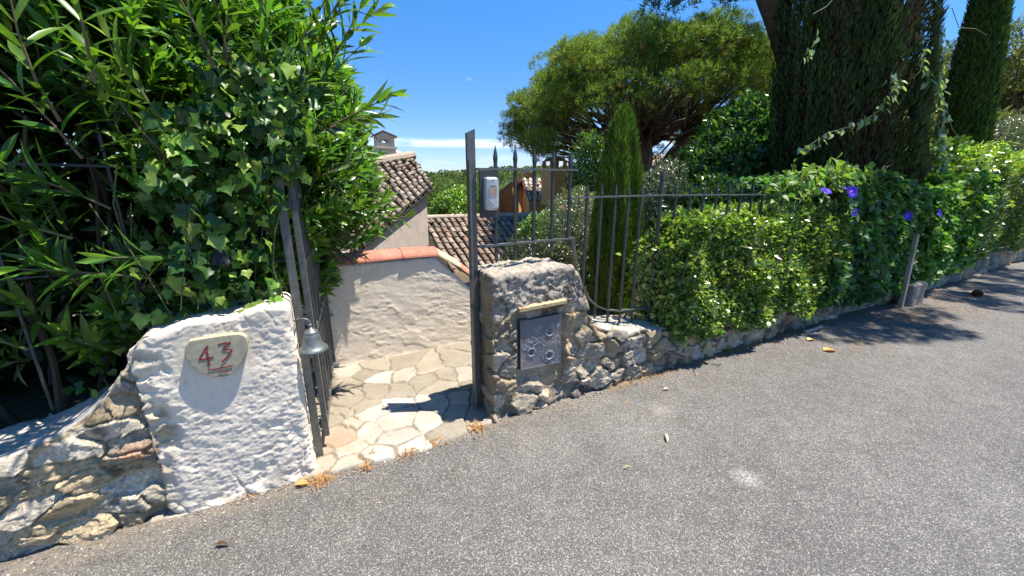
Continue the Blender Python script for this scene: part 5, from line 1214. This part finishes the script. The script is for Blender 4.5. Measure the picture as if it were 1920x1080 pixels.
# orange house
oh = thing('house', 'orange rendered gable house with two chimneys behind the iron bars', 'house', (0.3, 16, -4)); OC_ = (.56, .31, .12)
g0, g1, gp_ = at(936, 362, 15.5), at(982, 366, 18.5), at(960, 342, 15.5)
mb = MB(); fl_ = [dz(g0, -4), dz(g1, -4), g1, gp_, g0]; bkv = np.array((1.5, 4.5, 0)); V = fl_+[q+bkv for q in fl_]
mb.add(V, [(0, 1, 2, 3, 4), (0, 4, 9, 5), (1, 6, 7, 2), (9, 8, 7, 6, 5)], OC_); mb.build('wall', M_WALL, oh)
mb = MB(); 
for e_ in (g0, g1):
    o1 = e_+(e_-gp_)*.12-np.array((0, .12, 0)); o0 = gp_-np.array((0, .12, 0)); mb.add([o0, o1, o1+bkv, o0+bkv, o0+upv*.07, o1+upv*.07, o1+bkv+upv*.07, o0+bkv+upv*.07], [(0, 1, 2, 3), (7, 6, 5, 4), (0, 4, 5, 1), (1, 5, 6, 2)], (.36, .24, .17))
mb.build('gable_roof', M_TILE, oh)
rE, rF = at(992, 376, 14.0), at(1040, 380, 14.5); rG, rH = at(978, 336, 17), at(1062, 338, 17.5)
tiled_patch(rE, rF, rG, rH, 9, 6, 'roof', oh, 503, [(.42, .33, .26), (.47, .39, .31), (.36, .25, .18)])
mb = MB(); mb.add([dz(rE, -4), dz(rF, -4), rF-upv*.03, rE-upv*.03], [(0, 1, 2, 3)], OC_); mb.add([dz(rG, -4), dz(rE, -4), rE-upv*.03, rG-upv*.03], [(0, 1, 2, 3)], OC_); mb.add([dz(rF, -4), dz(rH, -4), rH-upv*.03, rF-upv*.03], [(0, 1, 2, 3)], OC_); mb.build('wall', M_WALL, oh)
def chimney(px0, px1, py0, py1, Y, parent, dpt=.4):
    a_, b_ = at(px0, py0, Y), at(px1, py0, Y); lo = at(px0, py1, Y)[2]-.3; w_ = (b_[0]-a_[0])/2; cx = (a_[0]+b_[0])/2; h_ = a_[2]; mb = MB(); ch = .14*(h_-lo)
    hh_ = h_-.30
    mb.box((cx, Y, (hh_+lo)/2), (w_, .4*w_, 0), (-.4*dpt, dpt, 0), (0, 0, (hh_-lo)/2), OC_)
    for sx_ in (-1, 1):
        for sy_ in (-1, 1): mb.box((cx+sx_*w_*.8-.4*dpt*sy_*.8, Y+sy_*dpt*.8+.4*w_*sx_*.8, hh_+.11), (w_*.2, 0, 0), (0, dpt*.2, 0), (0, 0, .11), OC_)
    mb.box((cx, Y, hh_+.235), (w_*1.12, 0, 0), (0, dpt*1.12, 0), (0, 0, .02), (.40, .28, .2))
    mb.add([(cx-w_*1.1, Y-dpt*1.1, h_-.045), (cx+w_*1.1, Y-dpt*1.1, h_-.045), (cx+w_*1.1, Y+dpt*1.1, h_-.045), (cx-w_*1.1, Y+dpt*1.1, h_-.045), (cx, Y-dpt*1.1, h_+.05), (cx, Y+dpt*1.1, h_+.05)], [(0, 1, 4), (3, 5, 2), (0, 4, 5, 3), (1, 2, 5, 4)], (.42, .33, .26))
    mb.build('chimney', M_WALL, parent)
chimney(975, 997, 322, 350, 18.2, oh, .25); chimney(1024, 1056, 296, 366, 12.9, oh, .3)
# pinkish roof right of the young cypress
ph = thing('house', 'far house with pale pink tiled roof glimpsed under the domed pine', 'house', (7, 19, -2))
tiled_patch(at(1200, 330, 17), at(1315, 332, 18.5), at(1195, 291, 21), at(1296, 291, 22), 20, 9, 'roof', ph, 504, [(.48, .36, .30), (.42, .28, .22), (.52, .43, .37)])
a_, b_ = at(1203, 334, 17.1), at(1312, 336, 18.6); mb = MB(); bk_ = np.array((-.5, 4.5, 0)); mb.add([dz(a_, -3), dz(b_, -3), b_, a_, dz(a_+bk_, -3), dz(b_+bk_, -3), b_+bk_+upv*.9, a_+bk_+upv*.9], [(0, 1, 2, 3), (1, 5, 6, 2), (4, 0, 3, 7), (5, 4, 7, 6)], (.5, .40, .33)); mb.build('wall', M_WALL, ph)

# ------------------------------------------------------------------ small things on the asphalt
r_ = np.random.default_rng(88); parts = []
def litter(px, py, rad, m, flat_=.6, lift=.02):
    g_ = ground(px, py, .008); s_, n_ = SN(g_[0], g_[1])
    q = np.stack([s_+r_.normal(0, rad, m), n_+r_.normal(0, rad*flat_, m), .008+np.abs(r_.normal(0, lift*.5, m))], -1)
    a = nrm(r_.normal(size=(m, 3))*np.array((1, 1, .25))); parts.append(scatter(BL[0], BL[1], P(*q.T), s2w(a), np.tile((0, 0, 1.), (m, 1))+.3*rvec(m, r_), r_.uniform(.025, .075, m), .004, colvar(m, (.42, .24, .09), .25, .1, r_)))
for x, y, rd, m in ((893, 803, .035, 130), (815, 830, .03, 60), (770, 850, .03, 60), (685, 878, .02, 40), (600, 902, .035, 110), (1020, 748, .03, 40), (1163, 708, .03, 240), (1190, 702, .045, 140), (1240, 686, .035, 200), (1288, 672, .045, 240), (1320, 664, .03, 40), (1362, 655, .055, 340), (1410, 645, .05, 40), (1450, 628, .08, 50), (460, 925, .03, 30), (700, 855, .02, 20)): litter(x, y, rd, m)
for x, y, rd, m in ((1560, 600, .3, 300), (1640, 595, .4, 500), (1740, 575, .5, 900), (1700, 598, .25, 500), (1800, 545, .7, 900), (1620, 650, .25, 160), (1480, 650, .3, 60), (1330, 720, .25, 40), (1850, 520, .8, 300), (1250, 760, .3, 30), (1700, 600, .35, 200)): litter(x, y, rd, m, .6, .008)
for s_ in np.arange(1.0, 9, .06): 
    q = r_.uniform(0, 1)
    if q < .95: g_ = P(s_, .03, 0); m = 16; qq = np.stack([np.full(m, s_)+r_.normal(0, .03, m), .035+np.abs(r_.normal(0, .03, m)), np.full(m, .009)], -1); parts.append(scatter(BL[0], BL[1], P(*qq.T), s2w(nrm(r_.normal(size=(m, 3))*np.array((1, 1, .1)))), np.tile((0, 0, 1.), (m, 1)), .045, .003, colvar(m, (.35, .22, .10), .25, .1, r_)))
V, F, c = join(parts); o = mk('pine_needle_litter', V, F, M_DRY, cols=c); tag(o, 'dry orange pine needles gathered along the wall foot and road edge', None, None, 'stuff')
# gravel crumbs along the edges
mb = MB()
for k in range(900):
    if k < 480: s_, n_ = r_.uniform(.05, 4.5), .03+abs(r_.normal(0, .035))
    elif k < 740: s_, n_ = r_.uniform(-2.6, -1.1), .01+abs(r_.normal(0, .03))
    else: s_, n_ = r_.uniform(-1.1, 0), .08+abs(r_.normal(0, .03))
    rr_ = r_.uniform(.003, .010); V = P(s_, n_, .006)+rvec(8, r_)*rr_*np.array((1, 1, .6)); mb.add(V, [(0, 1, 2), (0, 2, 3), (0, 3, 4), (4, 5, 6), (6, 7, 1), (1, 3, 5), (2, 5, 7), (0, 5, 7), (1, 4, 6), (2, 6, 0)], np.array((.42, .39, .34))*r_.uniform(.6, 1.3))
o = mb.build('gravel', M_STONE); tag(o, 'loose stone crumbs along the foot of the walls', None, None, 'stuff')
def fallen(px, py, L_, W_, ang, col, label, curl=.25):
    g_ = ground(px, py, .012); tv, tf = t_lance(5, curl, .5); ax_ = np.array([(math.cos(ang), math.sin(ang), .12)])
    V, F, c = scatter(tv, tf, np.array([g_])-ax_*L_/2+np.array((0, 0, .01)), ax_, np.array([(0.1, .1, 1.)]), L_, W_, np.array([col])); V[:, 2] = np.maximum(V[:, 2], .009)
    o = mk('fallen_leaf', V, F, M_DRY, loc=g_, cols=c, smooth=True); tag(o, label, 'leaf', 'dry leaves lying on the road')
fallen(567, 908, .075, .045, .3, (.60, .34, .12), 'orange dry leaf at the foot of the white pillar corner')
fallen(1250, 822, .085, .016, 1.35, (.62, .58, .36), 'pale narrow fallen leaf lying in the middle of the asphalt', .05)
fallen(1250, 730, .06, .02, .2, (.55, .52, .36), 'small pale dry leaf near the low wall in the sun')
fallen(1555, 657, .13, .09, .1, (.55, .32, .10), 'broad orange dry leaf on the road right of the hedge')
fallen(1520, 637, .11, .06, .4, (.58, .52, .20), 'yellow dry leaf beside the hedge just before the tree shadow')
fallen(417, 1022, .06, .02, .1, (.10, .06, .04), 'dark brown curled leaf on the asphalt below the white pillar')
fallen(195, 997, .035, .02, .3, (.60, .50, .34), 'tiny pale leaf by the foot of the left rubble wall')
fallen(1175, 878, .05, .008, .15, (.55, .45, .30), 'thin straw coloured leaf sliver left of the white dust patch', .02)
g_ = ground(1832, 556); mb = MB(); r2_ = np.random.default_rng(3)
for k in range(60):
    z_ = k/60; a = k*2.4; rr_ = .045*math.sin(3.14*min(1, z_*.8+.15)); c_ = g_+np.array((z_*.11-.05, rr_*math.cos(a), .045+rr_*math.sin(a))); mb.box(c_, (.012, 0, 0), (0, .012*math.cos(a)+.004, .012*math.sin(a)), (0, -.004*math.sin(a), .004*math.cos(a)+.002), (.16, .08, .05))
o = mb.build('pine_cone', M_BARK, None, tuple(g_)); tag(o, 'brown pine cone lying on the shaded road at right', 'pine cone')
def twig(pix, r0, label, col=(.20, .15, .10)):
    mb = MB(); mb.tube([ground(x, y, .014+.01*(i == 1)) for i, (x, y) in enumerate(pix)], r0, 6, col); o = mb.build('twig', M_STEM, None, tuple(ground(*pix[0]))); tag(o, label, 'twig')
twig([(1180, 705), (1205, 699), (1232, 696)], .006, 'thin grey twig lying against the low wall foot')
twig([(1508, 622), (1525, 618), (1540, 612)], .018, 'pale bark strip lying by the wall before the tree shadow', (.42, .37, .30))
twig([(1335, 682), (1345, 684), (1352, 683)], .004, 'tiny dark twig on the sunny asphalt', (.08, .06, .05))
